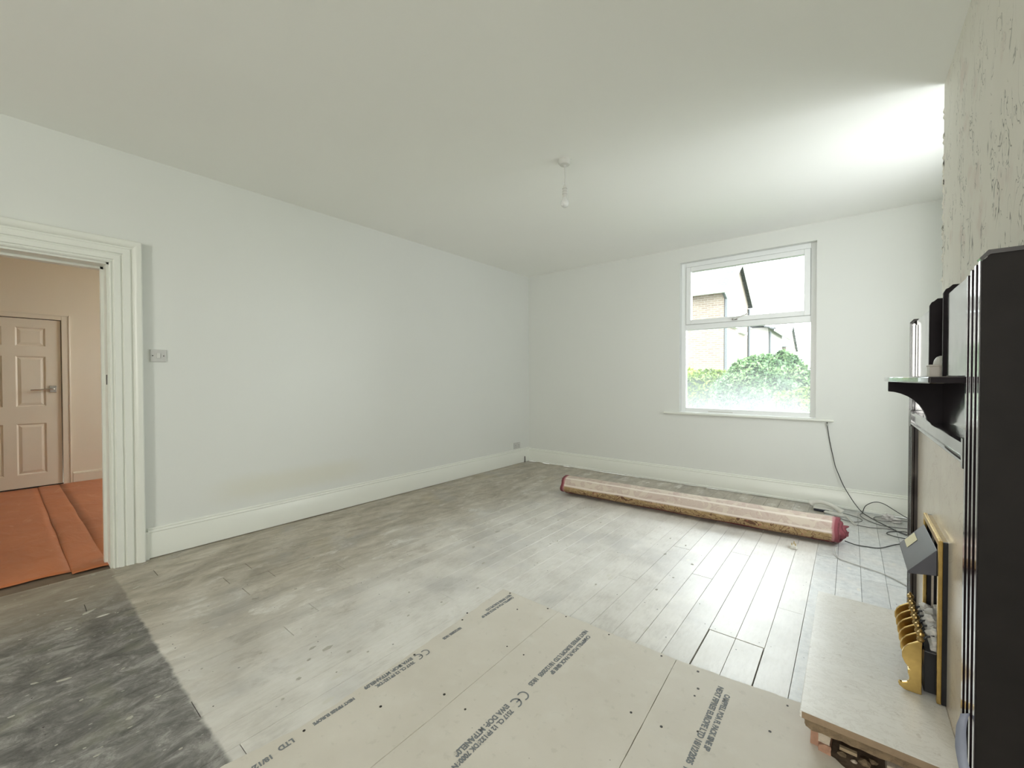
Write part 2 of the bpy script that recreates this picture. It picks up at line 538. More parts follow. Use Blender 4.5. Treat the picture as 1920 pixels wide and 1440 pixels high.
# ------------------------------------------------------------------ geometry helpers
class MB:
    def __init__(s):
        s.v, s.f, s.mi = [], [], []

    def add(s, vs, fs, mi=0):
        b = len(s.v)
        s.v += [tuple(v) for v in vs]
        s.f += [tuple(i + b for i in f) for f in fs]
        s.mi += [mi] * len(fs)
        return s

    def box(s, x0, x1, y0, y1, z0, z1, mi=0):
        vs = [(x0, y0, z0), (x1, y0, z0), (x1, y1, z0), (x0, y1, z0), (x0, y0, z1), (x1, y0, z1), (x1, y1, z1), (x0, y1, z1)]
        return s.add(vs, [(3, 2, 1, 0), (4, 5, 6, 7), (0, 1, 5, 4), (1, 2, 6, 5), (2, 3, 7, 6), (3, 0, 4, 7)], mi)

    def prism(s, poly, axis, a, b, mi=0):
        """poly: 2D points in the two other axes (in x,y,z order), extruded along axis from a to b"""
        def P(p, t):
            q = list(p)
            q.insert(axis, t)
            return tuple(q)
        n = len(poly)
        vs = [P(p, a) for p in poly] + [P(p, b) for p in poly]
        fs = [tuple(range(n)), tuple(reversed(range(n, 2 * n)))]
        for i in range(n):
            j = (i + 1) % n
            fs.append((i, i + n, j + n, j))
        return s.add(vs, fs, mi)

    def tube(s, pts, r, seg=8, cap=True, mi=0):
        pts = [Vector(p) for p in pts]
        n = len(pts)
        rr = r if isinstance(r, (list, tuple)) else [r] * n
        t0 = (pts[1] - pts[0]).normalized()
        up = Vector((0, 0, 1)) if abs(t0.z) < .9 else Vector((1, 0, 0))
        side = t0.cross(up).normalized()
        vs = []
        for i, p in enumerate(pts):
            t = (pts[min(i + 1, n - 1)] - pts[max(i - 1, 0)]).normalized()
            side = (side - t * side.dot(t)).normalized()
            w = t.cross(side)
            for k in range(seg):
                a = 2 * math.pi * k / seg
                vs.append(p + (side * math.cos(a) + w * math.sin(a)) * rr[i])
        fs = []
        for i in range(n - 1):
            for k in range(seg):
                k2 = (k + 1) % seg
                fs.append((i * seg + k, i * seg + k2, (i + 1) * seg + k2, (i + 1) * seg + k))
        if cap:
            fs.append(tuple(reversed(range(seg))))
            fs.append(tuple(range((n - 1) * seg, n * seg)))
        return s.add(vs, fs, mi)

    def lathe(s, c, prof, seg=24, mi=0, axis='z'):
        c = Vector(c)
        vs, fs = [], []
        for (r, h) in prof:
            for k in range(seg):
                a = 2 * math.pi * k / seg
                p = (r * math.cos(a), r * math.sin(a), h)
                if axis == 'x':
                    p = (h, r * math.cos(a), r * math.sin(a))
                if axis == 'y':
                    p = (r * math.cos(a), h, r * math.sin(a))
                vs.append(c + Vector(p))
        m = len(prof)
        for i in range(m - 1):
            for k in range(seg):
                k2 = (k + 1) % seg
                fs.append((i * seg + k, i * seg + k2, (i + 1) * seg + k2, (i + 1) * seg + k))
        fs.append(tuple(reversed(range(seg))))
        fs.append(tuple(range((m - 1) * seg, m * seg)))
        return s.add(vs, fs, mi)

    def build(s, name, mat, parent=None, bevel=0.0, smooth=False, seg=2):
        me = bpy.data.meshes.new(name)
        me.from_pydata(s.v, [], s.f)
        bm = bmesh.new()
        bm.from_mesh(me)
        bmesh.ops.recalc_face_normals(bm, faces=bm.faces)
        bm.to_mesh(me)
        bm.free()
        mats = mat if isinstance(mat, (list, tuple)) else [mat]
        for m in mats:
            me.materials.append(M[m] if isinstance(m, str) else m)
        if len(mats) > 1:
            me.polygons.foreach_set('material_index', s.mi)
        if smooth:
            me.polygons.foreach_set('use_smooth', [True] * len(me.polygons))
            if smooth != 'all':
                me.set_sharp_from_angle(angle=R(38))
        o = bpy.data.objects.new(name, me)
        C.objects.link(o)
        if parent is not None:
            o.parent = parent
            o.matrix_parent_inverse = parent.matrix_basis.inverted()
        if bevel:
            b = o.modifiers.new('bevel', 'BEVEL')
            b.width = bevel
            b.segments = seg
            b.limit_method = 'ANGLE'
            b.angle_limit = R(40)
        return o


def box(name, mat, b, parent=None, bevel=0.0):
    return MB().box(*b).build(name, mat, parent, bevel)


def tag(o, label=None, cat=None, group=None, kind=None):
    if label:
        o['label'] = label
    if cat:
        o['category'] = cat
    if group:
        o['group'] = group
    if kind:
        o['kind'] = kind
    return o


def thing(name, label, cat, loc, group=None):
    e = bpy.data.objects.new(name, None)
    e.empty_display_size = .1
    C.objects.link(e)
    e.location = loc
    return tag(e, label, cat, group)


def struct(o, label, cat):
    return tag(o, label, cat, kind='structure')


def smooth_path(pts, n=8):
    P = [Vector(p) for p in pts]
    P = [P[0] * 2 - P[1]] + P + [P[-1] * 2 - P[-2]]
    out = []
    for i in range(1, len(P) - 2):
        for k in range(n):
            t = k / n
            a, b, c, d = P[i - 1], P[i], P[i + 1], P[i + 2]
            out.append(.5 * ((2 * b) + (c - a) * t + (2 * a - 5 * b + 4 * c - d) * t * t + (3 * b - a - 3 * c + d) * t ** 3))
    out.append(P[-2])
    return out


# ------------------------------------------------------------------ room shell
W_, D, H = 4.62, 5.055, 2.75
REAR = -4.3
BREAR = -1.4                           # floorboards are laid one by one from here on
DY0, DY1, DH = -.33, .48, 2.0          # doorway in the left wall
PT = .26                               # its thickness
WX0, WX1, WZ0, WZ1 = 2.204, 3.50, .842, 2.582

w = MB().box(-PT, 0, REAR, DY0, 0, H).box(-PT, 0, DY1, D + .3, 0, H).box(-PT, 0, DY0, DY1, DH, H)
struct(w.build('wall_left', ['wall']), 'long white painted wall with the open doorway and light switch', 'wall')
w = MB().box(0, WX0, D, D + .3, 0, H).box(WX1, W_ + .2, D, D + .3, 0, H).box(WX0, WX1, D, D + .3, 0, WZ0 - .02).box(WX0, WX1, D, D + .3, WZ1, H)
struct(w.build('wall_back', ['wall']), 'white painted wall pierced by the window', 'wall')
AY0, AY1, AZ0, AZ1 = 3.15, 3.87, .95, 2.35   # unseen window added in the alcove to brighten the room
w = MB().box(W_, W_ + .2, REAR, AY0, 0, H).box(W_, W_ + .2, AY1, D, 0, H).box(W_, W_ + .2, AY0, AY1, 0, AZ0).box(W_, W_ + .2, AY0, AY1, AZ1, H)
struct(w.build('wall_right', ['wall']), 'white alcove wall with an added unseen window beyond the chimney breast', 'wall')
w2 = MB().box(W_ + .07, W_ + .13, AY0, AY0 + .05, AZ0, AZ1).box(W_ + .07, W_ + .13, AY1 - .05, AY1, AZ0, AZ1).box(W_ + .07, W_ + .13, AY0, AY1, AZ0, AZ0 + .05).box(W_ + .07, W_ + .13, AY0, AY1, AZ1 - .05, AZ1).box(W_ + .07, W_ + .13, AY0, AY1, 1.70, 1.75)
struct(w2.build('added_alcove_window', ['upvc']), 'white frame of the added unseen window in the alcove', 'window')
struct(box('wall_rear', 'wall', (0, W_, REAR - .2, REAR, 0, H)), 'plain white wall behind the viewer', 'wall')
struct(box('ceiling', 'ceiling', (0, W_, REAR, D, H, H + .15)), 'plain white painted ceiling', 'ceiling')

w3 = MB().box(3.0, 3.05, REAR, REAR + .08, .6, 2.6).box(3.85, 3.90, REAR, REAR + .08, .6, 2.6).box(3.0, 3.9, REAR, REAR + .08, .60, .65).box(3.0, 3.9, REAR, REAR + .08, 2.55, 2.60)  # frame added to dress the fill lamp; the wall has no opening
struct(w3.build('fill_light_frame', ['upvc']), 'white frame added round the fill lamp behind the viewer', 'window')

# chimney breast with its fire opening
BX, BY0, BY1 = 4.128, 1.314, 3.086
FOY0, FOY1, FOZ = 2.035, 2.365, .66
w = MB()
# front face subdivided along its far corner so the arris is a little uneven
w.box(BX, W_, BY0, FOY0, 0, H).box(BX, W_, FOY1, BY1, 0, H).box(BX, W_, FOY0, FOY1, FOZ, H).box(BX + .22, W_, FOY0, FOY1, 0, FOZ)
br = struct(w.build('wall_fireplace', ['breast']), 'projecting chimney breast of cream plaster with grey scuffs', 'wall')
random.seed(3)
m = MB()
for k in range(26):
    z = 1.60 + random.random() * 1.0
    y = BY1 - .002
    h = .012 + random.random() * .03
    m.prism([(BX - .001, z), (BX - .005, z + h * .5), (BX - .001, z + h), (BX + .004, z + h * .5)], 1, y - .02, y + .003)
m.build('chipped_corner', ['breast'], br)


def moulding(name, prof, path_fn, mat, parent=None):
    pass


# baseboards: profile swept along the wall (offset from wall, height)
def skirt_prof(h):
    return [(0, 0), (.020, 0), (.020, h * .80), (.017, h * .825), (.017, h * .845), (.022, h * .865), (.020, h * .90), (.013, h * .93), (.015, h * .96), (.008, h), (0, h)]


p = [(x, z + .006) for x, z in skirt_prof(.205)]
o = MB().prism(p, 1, .655, D).build('baseboard_left', ['gloss'], smooth=True)
struct(o, 'tall cream moulded skirting along the long left wall', 'skirting')
p = [(D - x, z + .012) for x, z in skirt_prof(.185)]
o = MB().prism([(a, b) for a, b in p], 0, .02, W_).build('baseboard_back', ['gloss'], smooth=True)
struct(o, 'cream moulded skirting below the window with a dark gap beneath', 'skirting')
MB().prism([(D - .020, .010), (D - .030, .010), (D - .030, .022), (D - .026, .028), (D - .020, .030)], 0, .03, W_).build('bead', ['gloss'], o)
o = MB().prism([(W_ - x, z) for x, z in skirt_prof(.19)], 1, BY1, D - .03).build('baseboard_right', ['gloss'], smooth=True)
struct(o, 'cream skirting in the alcove beyond the chimney breast', 'skirting')

# ------------------------------------------------------------------ floor of separate boards
fl = struct(box('floor', 'subfloor', (0, W_, REAR, D, -.07, -.024)), 'bare worn floorboards with paint marks', 'floor')
box('floor_behind', 'floor', (0, W_, REAR, BREAR, -.022, 0), fl)
PITCH_B = .119
rng = random.Random(11)
k0 = math.floor((0 - 3.466) / PITCH_B)
k1 = math.ceil((W_ - 3.466) / PITCH_B)
board_meshes = {}
for k in range(k0, k1):
    xa = max(0, 3.466 + PITCH_B * k)
    xb = min(W_, 3.466 + PITCH_B * (k + 1))
    if xb - xa < .01:
        continue
    gap = .0004 if xb < 2.6 else .0007
    cuts = [BREAR]
    if k in (-2, -1):
        cuts += [.55, 1.875, 2.213, 4.2 if k == -2 else 3.9]
    elif k == 0:
        cuts += [.2, 1.905, 2.655]
    elif k == -3:
        cuts += [1.2, 3.3]
    elif k == 1:
        cuts += [1.3, 3.62]
    else:
        y = BREAR + .6 + rng.random() * 2.2
        while y < D - .5:
            cuts.append(y)
            y += 1.5 + rng.random() * 1.9
    cuts.append(D)
    for i in range(len(cuts) - 1):
        ya, yb = cuts[i], cuts[i + 1]
        ga = gb = gap
        trap = k in (-2, -1) and abs(ya - 1.875) < .01
        above = k in (-2, -1) and abs(ya - 2.213) < .01
        dz = rng.uniform(-.0006, .0006)
        ea, eb = ya + .0012, yb - .0012
        if trap:
            ea, eb = ya + .003, yb - .004
            if k == -2:
                ga = .0045
            else:
                gb = .004
            dz = -.001
        b = .0008
        x0, x1 = xa + ga, xb - gb
        m = MB()
        # a board with eased top edges (12 triangles and a chamfer)
        vs = [(x0, ea, -.022), (x1, ea, -.022), (x1, eb, -.022), (x0, eb, -.022),
              (x0, ea, dz - b), (x1, ea, dz - b), (x1, eb, dz - b), (x0, eb, dz - b),
              (x0 + b, ea + b, dz), (x1 - b, ea + b, dz), (x1 - b, eb - b, dz), (x0 + b, eb - b, dz)]
        m.add(vs, [(3, 2, 1, 0), (0, 1, 5, 4), (1, 2, 6, 5), (2, 3, 7, 6), (3, 0, 4, 7), (4, 5, 9, 8), (5, 6, 10, 9), (6, 7, 11, 10), (7, 4, 8, 11), (8, 9, 10, 11)])
        m.build('floorboard', ['floor'], fl)

# nail heads in the boards, dropped flakes of plaster and paint
rng = random.Random(41)
m = MB()
for k in range(k0, k1):
    xa = 3.466 + PITCH_B * k
    for j in range(-2, 12):
        for fx in (.022, .097):
            if rng.random() < .38:
                x, y = xa + fx + rng.uniform(-.006, .006), .09 + j * .43 + rng.uniform(-.012, .012)
                if .03 < x < 4.1 and y < 5.0 and not (2.15 < x < 3.85 and y < 1.9):
                    q = rng.uniform(.0018, .0034)
                    m.add([(x + q * math.cos(a), y + q * math.sin(a), .0009) for a in (0, 1.05, 2.09, 3.14, 4.19, 5.24)], [(0, 1, 2, 3, 4, 5)])
nh = m.build('nail_head', ['screw'], fl)
nh['kind'] = 'stuff'
m = MB()


def flake(x, y, s, el, z=.0012):
    n = rng.randint(5, 7)
    a0 = rng.uniform(-.5, .5) + math.pi / 2
    pts = []
    for i in range(n):
        a = 2 * math.pi * i / n
        r_ = s * rng.uniform(.65, 1.15)
        u, v = r_ * el * math.cos(a), r_ * math.sin(a)
        pts.append((x + u * math.cos(a0) - v * math.sin(a0), y + u * math.sin(a0) + v * math.cos(a0)))
    m.prism(pts, 2, z, z + rng.uniform(.0008, .0025))


for i in range(190):
    t = rng.random()
    if t < .30:
        x, y = rng.uniform(.03, 2.1), rng.uniform(-.6, .44)
    elif t < .45:
        x, y = .03 + abs(rng.gauss(0, .12)), rng.uniform(.45, 1.5)
    elif t < .85:
        x, y = rng.uniform(.1, 2.2), rng.uniform(.5, 3.6)
    else:
        x, y = rng.uniform(1.5, 3.9), rng.uniform(2.0, 4.9)
    if (2.12 < x < 4.1 and y < 1.95) or (x > 3.6 and y < 2.8) or (3.6 < y < 4.3 and 1.2 < x < 3.85) or y > 4.95:
        continue
    flake(x, y, rng.uniform(.0025, .0075) * (1.6 if rng.random() < .12 else 1), rng.uniform(1, 2.6))
for (x, y, s_, el) in ((.62, .30, .013, 2.6), (.47, .52, .009, 3.0), (.16, .47, .010, 2.4), (.09, .62, .008, 3.5), (.75, .22, .010, 2.0), (1.25, .17, .011, 2.8), (1.72, .30, .010, 1.3), (.85, 1.35, .012, 3), (1.55, 2.55, .013, 2.4), (1.9, .95, .010, 2.6), (2.0, 1.0, .008, 1.5)):
    flake(x, y, s_, el)
fk = m.build('plaster_flakes', ['plaster_bit'])
tag(fk, 'scattered pale flakes of plaster and paint on the bare floorboards', 'debris', kind='stuff')

# ------------------------------------------------------------------ hall beyond the doorway
HX = -3.45
hf = struct(box('floor_hall', 'hallboards', (HX, 0, -1.6, 3.4, -.07, -.004)), 'dark hall floor under the orange sheets', 'floor')
w = MB().box(HX - .15, HX, -1.6, -.33, 0, H).box(HX - .15, HX, .512, 3.4, 0, H).box(HX - .15, HX, -.33, .512, 1.945, H)
struct(w.build('wall_hall', ['hallwall']), 'cream hall wall round the white panelled door', 'wall')
w = MB().box(HX, -PT, -1.75, -1.6, 0, H)
struct(w.build('wall_hall_near', ['hallwall']), 'end wall of the hall', 'wall')
w = MB().box(HX, -2.4, 3.4, 3.5, 0, H).box(-1.4, -PT, 3.4, 3.5, 0, H).box(-2.4, -1.4, 3.4, 3.5, 0, 1.4).box(-2.4, -1.4, 3.4, 3.5, 2.4, H)
struct(w.build('wall_hall_far', ['hallwall']), 'hall end wall with its window opening', 'wall')
struct(box('ceiling_hall', 'hallwall', (HX, -PT, -1.6, 3.4, H, H + .15)), 'hall ceiling', 'ceiling')
p = [(HX + x, z) for x, z in skirt_prof(.13)]
struct(MB().prism(p, 1, .585, 3.4).build('baseboard_hall', ['gloss_hall'], smooth=True), 'cream skirting beside the hall door', 'skirting')

# hall door: six raised-and-fielded panels
dr = thing('door_2', 'closed cream six-panel door across the hall', 'door', (HX, .08, 0))
dr['kind'] = 'structure'
dy0, dy1, dz0, dz1 = -.30, .500, .018, 1.922
cols = [(-.185, .070), (.150, .385)]
rows = [(.165, .738), (.932, 1.500), (1.615, 1.825)]
cols = [(-.175, .060), (.155, .380)]
m = MB()
X0, X1 = HX - .042, HX - .004
ys = [dy0, cols[0][0], cols[0][1], cols[1][0], cols[1][1], dy1]
zs = [dz0, rows[0][0], rows[0][1], rows[1][0], rows[1][1], rows[2][0], rows[2][1], dz1]
for i in range(5):
    for j in range(7):
        if i in (1, 3) and j in (1, 3, 5):
            continue
        m.box(X0, X1, ys[i], ys[i + 1], zs[j], zs[j + 1])
m.build('door_leaf', ['gloss_hall'], dr)
for (ya, yb) in cols:
    for (za, zb) in rows:
        q = MB()
        i1, i2 = .014, .040
        lev = [(0, X1), (i1, X1 - .012), (i2, X1 - .003)]
        vs = []
        for ins, xx in lev:
            vs += [(xx, ya + ins, za + ins), (xx, yb - ins, za + ins), (xx, yb - ins, zb - ins), (xx, ya + ins, zb - ins)]
        fs = []
        for L in (0, 4):
            for k in range(4):
                k2 = (k + 1) % 4
                fs.append((L + k, L + k2, L + 4 + k2, L + 4 + k))
        fs.append((8, 9, 10, 11))
        q.add(vs, fs)
        q.build('panel', ['gloss_hall'], dr)
hd = MB().box(HX - .004, HX + .006, .408, .462, 1.085, 1.165).build('handle_plate', ['chrome'], dr, bevel=.003)
MB().tube([(HX + .004, .435, 1.125), (HX + .045, .435, 1.125), (HX + .052, .42, 1.125), (HX + .052, .26, 1.118)], [.011, .010, .009, .007], 10).build('lever', ['chrome'], hd, smooth=True)
box('door_backing', 'darkhole', (HX - .16, HX - .14, -.45, .65, 0, 2.05), dr)  # black box added behind the door to shut out sky light
box('threshold_gap', 'darkhole', (HX - .05, HX - .006, dy0 - .07, dy1 + .07, -.003, .016), dr)
m = MB().box(HX - .05, HX + .018, .506, .575, 0, 1.99).box(HX - .05, HX + .018, -.38, -.306, 0, 1.99).box(HX - .05, HX + .018, -.306, .506, 1.93, 1.99)
m.box(HX + .018, HX + .024, .56, .575, 0, 1.99).box(HX + .018, HX + .024, -.38, -.365, 0, 1.99).box(HX + .018, HX + .024, -.38, .575, 1.975, 1.99)
m.build('door_frame', ['gloss_hall'], dr, bevel=.003)

# orange protective sheets on the hall floor
def sheet(y0, y1, x0, x1, z, label, seed):
    r = random.Random(seed)
    nx, ny = 60, 12
    vs, fs = [], []
    for i in range(nx + 1):
        for j in range(ny + 1):
            x = x0 + (x1 - x0) * i / nx
            y = y0 + (y1 - y0) * j / ny
            q = noise.noise(Vector((x * 1.6 + seed, y * 4, 0)))
            q2 = noise.noise(Vector((x * 7 + seed, y * 5, 3)))
            e = min(j, ny - j)
            zz = z + (.0035 * (q + 1) + .002 * (q2 + 1)) * (0 if e == 0 else .6 if e == 1 else 1)
            xe = x + (.012 * noise.noise(Vector((y * 9, seed, 0))) if i == nx else 0)
            ye = y + (.008 * noise.noise(Vector((x * 2.2, seed, 5))) if e == 0 else 0)
            vs.append((xe, ye, zz))
    for i in range(nx):
        for j in range(ny):
            a = i * (ny + 1) + j
            fs.append((a, a + ny + 1, a + ny + 2, a + 1))
    o = MB().add(vs, fs).build('floor_protection_sheet', ['orange'], smooth='all')
    s = o.modifiers.new('thick', 'SOLIDIFY')
    s.thickness = .0022
    s.offset = 1
    tag(o, label, 'floor sheet', 'orange protective sheets in the hall')


sheet(-.36, .31, HX + .01, -.125, .001, 'orange protective sheet furthest from the casing, ending short of the threshold', 1)
sheet(.30, .475, HX + .01, -.062, .0032, 'narrow end of orange protective sheet beside the door jamb', 2)
sheet(.468, 1.2, HX + .01, -PT - .01, .0055, 'orange protective sheet running on behind the jamb towards the hall wall', 3)

# doorway: lining, stop, architrave
dw = struct(MB().box(-PT, 0, DY1 - .012, DY1 + .0, 0, DH).box(-PT, 0, DY0, DY0 + .012, 0, DH).box(-PT, 0, DY0, DY1, DH - .012, DH).build('door_1', ['gloss']), 'open doorway with cream lining into the hall', 'doorway')
MB().box(-.16, -.12, DY1 - .026, DY1 - .012, 0, DH - .012).box(-.16, -.12, DY0 + .012, DY0 + .026, 0, DH - .012).box(-.16, -.12, DY0, DY1, DH - .026, DH - .012).build('door_stop', ['gloss'], dw)
box('strike_plate', 'black_metal', (-.05, -.02, DY1 - .014, DY1 - .0105, 1.205, 1.27), dw)
prof = [(0, 0), (0, .018), (.006, .024), (.014, .018), (.018, .020), (.022, .030), (.050, .032), (.056, .024), (.060, .024), (.066, .034), (.098, .036), (.106, .026), (.112, .028), (.118, .040), (.136, .050), (.152, .050), (.158, .044), (.160, 0)]
m = MB()
rings = []
for (u, d) in prof:
    rings.append([(d, DY1 + u, 0), (d, DY1 + u, DH + u), (d, DY0 - u, DH + u), (d, DY0 - u, 0)])
vs = [p for r_ in rings for p in r_]
n = len(prof)
fs = []
for i in range(n - 1):
    for k in range(3):
        fs.append((i * 4 + k, i * 4 + k + 1, (i + 1) * 4 + k + 1, (i + 1) * 4 + k))
fs.append(tuple(i * 4 for i in range(n)))
fs.append(tuple(i * 4 + 3 for i in range(n)))
m.add(vs, fs)
arch = struct(m.build('trim_1', ['gloss'], smooth=True), 'broad cream multi-stepped architrave round the doorway', 'architrave')
box('plinth', 'gloss', (0, .030, DY1 + .158, DY1 + .180, 0, .19), arch, .002)

# ------------------------------------------------------------------ window
win = thing('window_1', 'white plastic window with top-hung sash over a fixed pane', 'window', (2.85, D + .09, WZ0))
win['kind'] = 'structure'
FY0, FY1 = D + .066, D + .125
m = MB()
a = .050
TZ0, TZ1 = 1.800, 1.862
m.box(WX0, WX0 + a, FY0, FY1, WZ0, WZ1).box(WX1 - a, WX1, FY0, FY1, WZ0, WZ1)
m.box(WX0 + a, WX1 - a, FY0, FY1, WZ0, WZ0 + a).box(WX0 + a, WX1 - a, FY0, FY1, WZ1 - a, WZ1)
m.box(WX0 + a, WX1 - a, FY0, FY1, TZ0, TZ1)
of = m.build('outer_frame', ['upvc'], win, bevel=.004)
sx0, sx1, sz0, sz1 = WX0 + a + .004, WX1 - a - .004, TZ1 + .003, WZ1 - a - .004
b = .052
m = MB()
m.box(sx0, sx0 + b, FY0 - .012, FY1, sz0, sz1).box(sx1 - b, sx1, FY0 - .012, FY1, sz0, sz1)
m.box(sx0 + b, sx1 - b, FY0 - .012, FY1, sz0, sz0 + b).box(sx0 + b, sx1 - b, FY0 - .012, FY1, sz1 - b, sz1)
sash = m.build('opening_sash', ['upvc'], win, bevel=.004)
m = MB()
g = .004
m.box(sx0 - g, sx0, FY0 + .004, FY1 - .01, sz0, sz1).box(sx1, sx1 + g, FY0 + .004, FY1 - .01, sz0, sz1).box(sx0, sx1, FY0 + .004, FY1 - .01, sz1, sz1 + g).box(sx0, sx1, FY0 + .004, FY1 - .01, sz0 - .003, sz0)
m.build('gasket', ['seal'], win)
box('glass_pane', 'glass', (sx0 + b - .005, sx1 - b + .005, FY0 + .03, FY0 + .034, sz0 + b - .005, sz1 - b + .005), win)
box('glass_pane', 'glass_haze', (WX0 + a - .003, WX1 - a + .003, FY0 + .03, FY0 + .034, WZ0 + a - .005, TZ0 + .003), win)
h = MB().box(2.745, 2.80, FY0 - .024, FY0 - .010, sz0 + .008, sz0 + .030).build('handle_plate', ['chrome'], win, bevel=.003)
MB().tube([(2.765, FY0 - .024, sz0 + .018), (2.765, FY0 - .048, sz0 + .018), (2.79, FY0 - .056, sz0 + .022), (2.905, FY0 - .060, sz0 + .062)], [.009, .008, .008, .006], 10).build('handle', ['white_plastic'], h, smooth=True)
m = MB()
m.box(WX0 + a + .25, WX0 + a + .50, FY0 - .002, FY0 + .001, WZ0 + .010, WZ0 + .022)
m.build('drain_slot', ['white_plastic'], win)
sb = MB().prism([(D - .035, WZ0 - .022), (D - .040, WZ0 - .016), (D - .040, WZ0 - .007), (D - .034, WZ0), (D + .066, WZ0), (D + .066, WZ0 - .022)], 0, WX0, WX1)
sb.prism([(D - .035, WZ0 - .022), (D - .040, WZ0 - .016), (D - .040, WZ0 - .007), (D - .034, WZ0), (D, WZ0), (D, WZ0 - .022)], 0, WX0 - .17, WX0)
sb.prism([(D - .035, WZ0 - .022), (D - .040, WZ0 - .016), (D - .040, WZ0 - .007), (D - .034, WZ0), (D, WZ0), (D, WZ0 - .022)], 0, WX1, WX1 + .14)
sill = struct(sb.build('trim_2', ['gloss']), 'thin white sill board under the window', 'window sill')
# outside sill
box('outer_sill', 'upvc', (WX0 - .05, WX1 + .05, FY1, D + .36, WZ0 - .05, WZ0 - .022), win)

# ------------------------------------------------------------------ light switch, socket, stub
sw = thing('light_switch', 'white single-rocker light switch on the wall beside the door casing', 'light switch', (0, .724, 1.403))
box('face_plate', 'socket_plastic', (0, .009, .680, .768, 1.360, 1.446), sw, .003)
MB().prism([(.009, 1.386), (.013, 1.386), (.0165, 1.421), (.009, 1.421)], 1, .714, .734).build('rocker', ['white_plastic'], sw, bevel=.001)
for y in (.694, .754):
    MB().lathe((.009, y, 1.403), [(.0036, 0), (.0036, .0012), (.002, .0018)], 10, axis='x').build('screw', ['screw'], sw)
so = thing('wall_socket', 'dull white double power socket sitting on the skirting near the corner', 'power socket', (0, 4.76, .28))
box('face_plate', 'socket_plastic', (0, .010, 4.690, 4.836, .222, .310), so, .003)
for yc in (4.727, 4.799):
    box('rocker', 'white_plastic', (.010, .014, yc - .008, yc + .008, .286, .302), so, .001)
    m = MB()
    m.box(.0101, .0106, yc - .003, yc + .003, .268, .277).box(.0101, .0106, yc - .015, yc - .008, .245, .249).box(.0101, .0106, yc + .008, yc + .015, .245, .249)
    m.build('pin_hole', ['darkhole'], so)
st = MB().tube([(.028, 4.925, -.001), (.029, 4.925, .03), (.026, 4.926, .088)], .0055, 8).build('cable_stub', ['cable_black'])
tag(st, 'short black cable stub standing up from the floor in the far corner', 'cable')

# ------------------------------------------------------------------ ceiling pendant
PX, PY = 2.213, 2.505
pe = thing('ceiling_pendant', 'bare white light bulb hanging on a short flex from the ceiling', 'ceiling light', (PX, PY, H))
MB().lathe((PX, PY, H), [(.047, 0), (.047, -.006), (.043, -.020), (.034, -.031), (.012, -.036), (.007, -.046), (.004, -.048)], 28).build('ceiling_rose', ['white_plastic'], pe, smooth=True)
MB().tube([(PX, PY, H - .045), (PX + .001, PY, H - .11), (PX, PY, 2.58)], .0032, 8).build('flex', ['white_plastic'], pe, smooth=True)
lh = MB().lathe((PX, PY, 2.49), [(.012, 0), (.0155, .002), (.0165, .025), (.0175, .027), (.0175, .042), (.0165, .045), (.0165, .060), (.012, .078), (.006, .096), (.004, .098)], 20).build('lampholder', ['white_plastic'], pe, smooth=True)
for z in (2.514, 2.532, 2.552):
    MB().lathe((PX, PY, z), [(.0150, 0), (.0172, .0008), (.0172, .0028), (.015, .0036)], 20).build('ring', ['seal'], lh)
bulb = NT('frosted_bulb')
bm_ = bulb.out((.72, .73, .72), .18, Transmission_Weight=0.0)
MB().lathe((PX, PY, 2.425), [(.002, 0), (.012, .0025), (.021, .009), (.0265, .020), (.028, .031), (.0262, .042), (.021, .053), (.0155, .062), (.0135, .072)], 26).build('bulb', [bm_], pe, smooth=True)

# ------------------------------------------------------------------ fibre boards on the floor, with their stencilled print
BT = .0095


def board(x0, x1, y0, y1, label, seed, poly=None, zoff=0.0):
    r = random.Random(seed)
    if poly is None:
        poly = [(x0, y0), (x1, y0), (x1, y1), (x0, y1)]
    pts = []
    n = len(poly)
    for i in range(n):
        a, b2 = Vector(poly[i]), Vector(poly[(i + 1) % n])
        L = (b2 - a).length
        k = max(1, int(L / .022))
        nrm = Vector((-(b2 - a).y, (b2 - a).x)).normalized()
        edge = (abs(a.x - b2.x) < .2 and a.x < 2.4) or (a.y > 1.5 and b2.y > 1.5)
        for j in range(k):
            t = j / k
            q = a.lerp(b2, t)
            amp = (.0042 if edge else .0006)
            if 0 < j:
                q = q + nrm * (noise.noise(Vector((q.x * 14, q.y * 14, seed))) * amp * 1.3 + r.uniform(-1, 1) * amp * .35)
            pts.append(q)
    n = len(pts)
    z0, z1 = .0008 + zoff, BT + zoff
    cx = sum(p.x for p in pts) / n
    cyy = sum(p.y for p in pts) / n
    vs = [(p.x, p.y, z0) for p in pts] + [(p.x, p.y, z1 - .001) for p in pts]
    top = []
    for p in pts:
        d = (Vector((cx, cyy)) - p).normalized() * .0012
        top.append((p.x + d.x, p.y + d.y, z1))
    vs += top
    m = MB()
    fs, mi = [], []
    for i in range(n):
        j = (i + 1) % n
        fs.append((i, j, j + n, i + n))
        fs.append((i + n, j + n, j + 2 * n, i + 2 * n))
    m.add(vs, fs, 1)
    m.add([], [])
    m.f.append(tuple(range(2 * n, 3 * n)))
    m.mi.append(0)
    m.f.append(tuple(reversed(range(n))))
    m.mi.append(1)
    o = m.build('backer_board', ['backer', 'backer_edge'])
    tag(o, label, 'floor board', 'fibre boards laid over the floorboards')
    return o


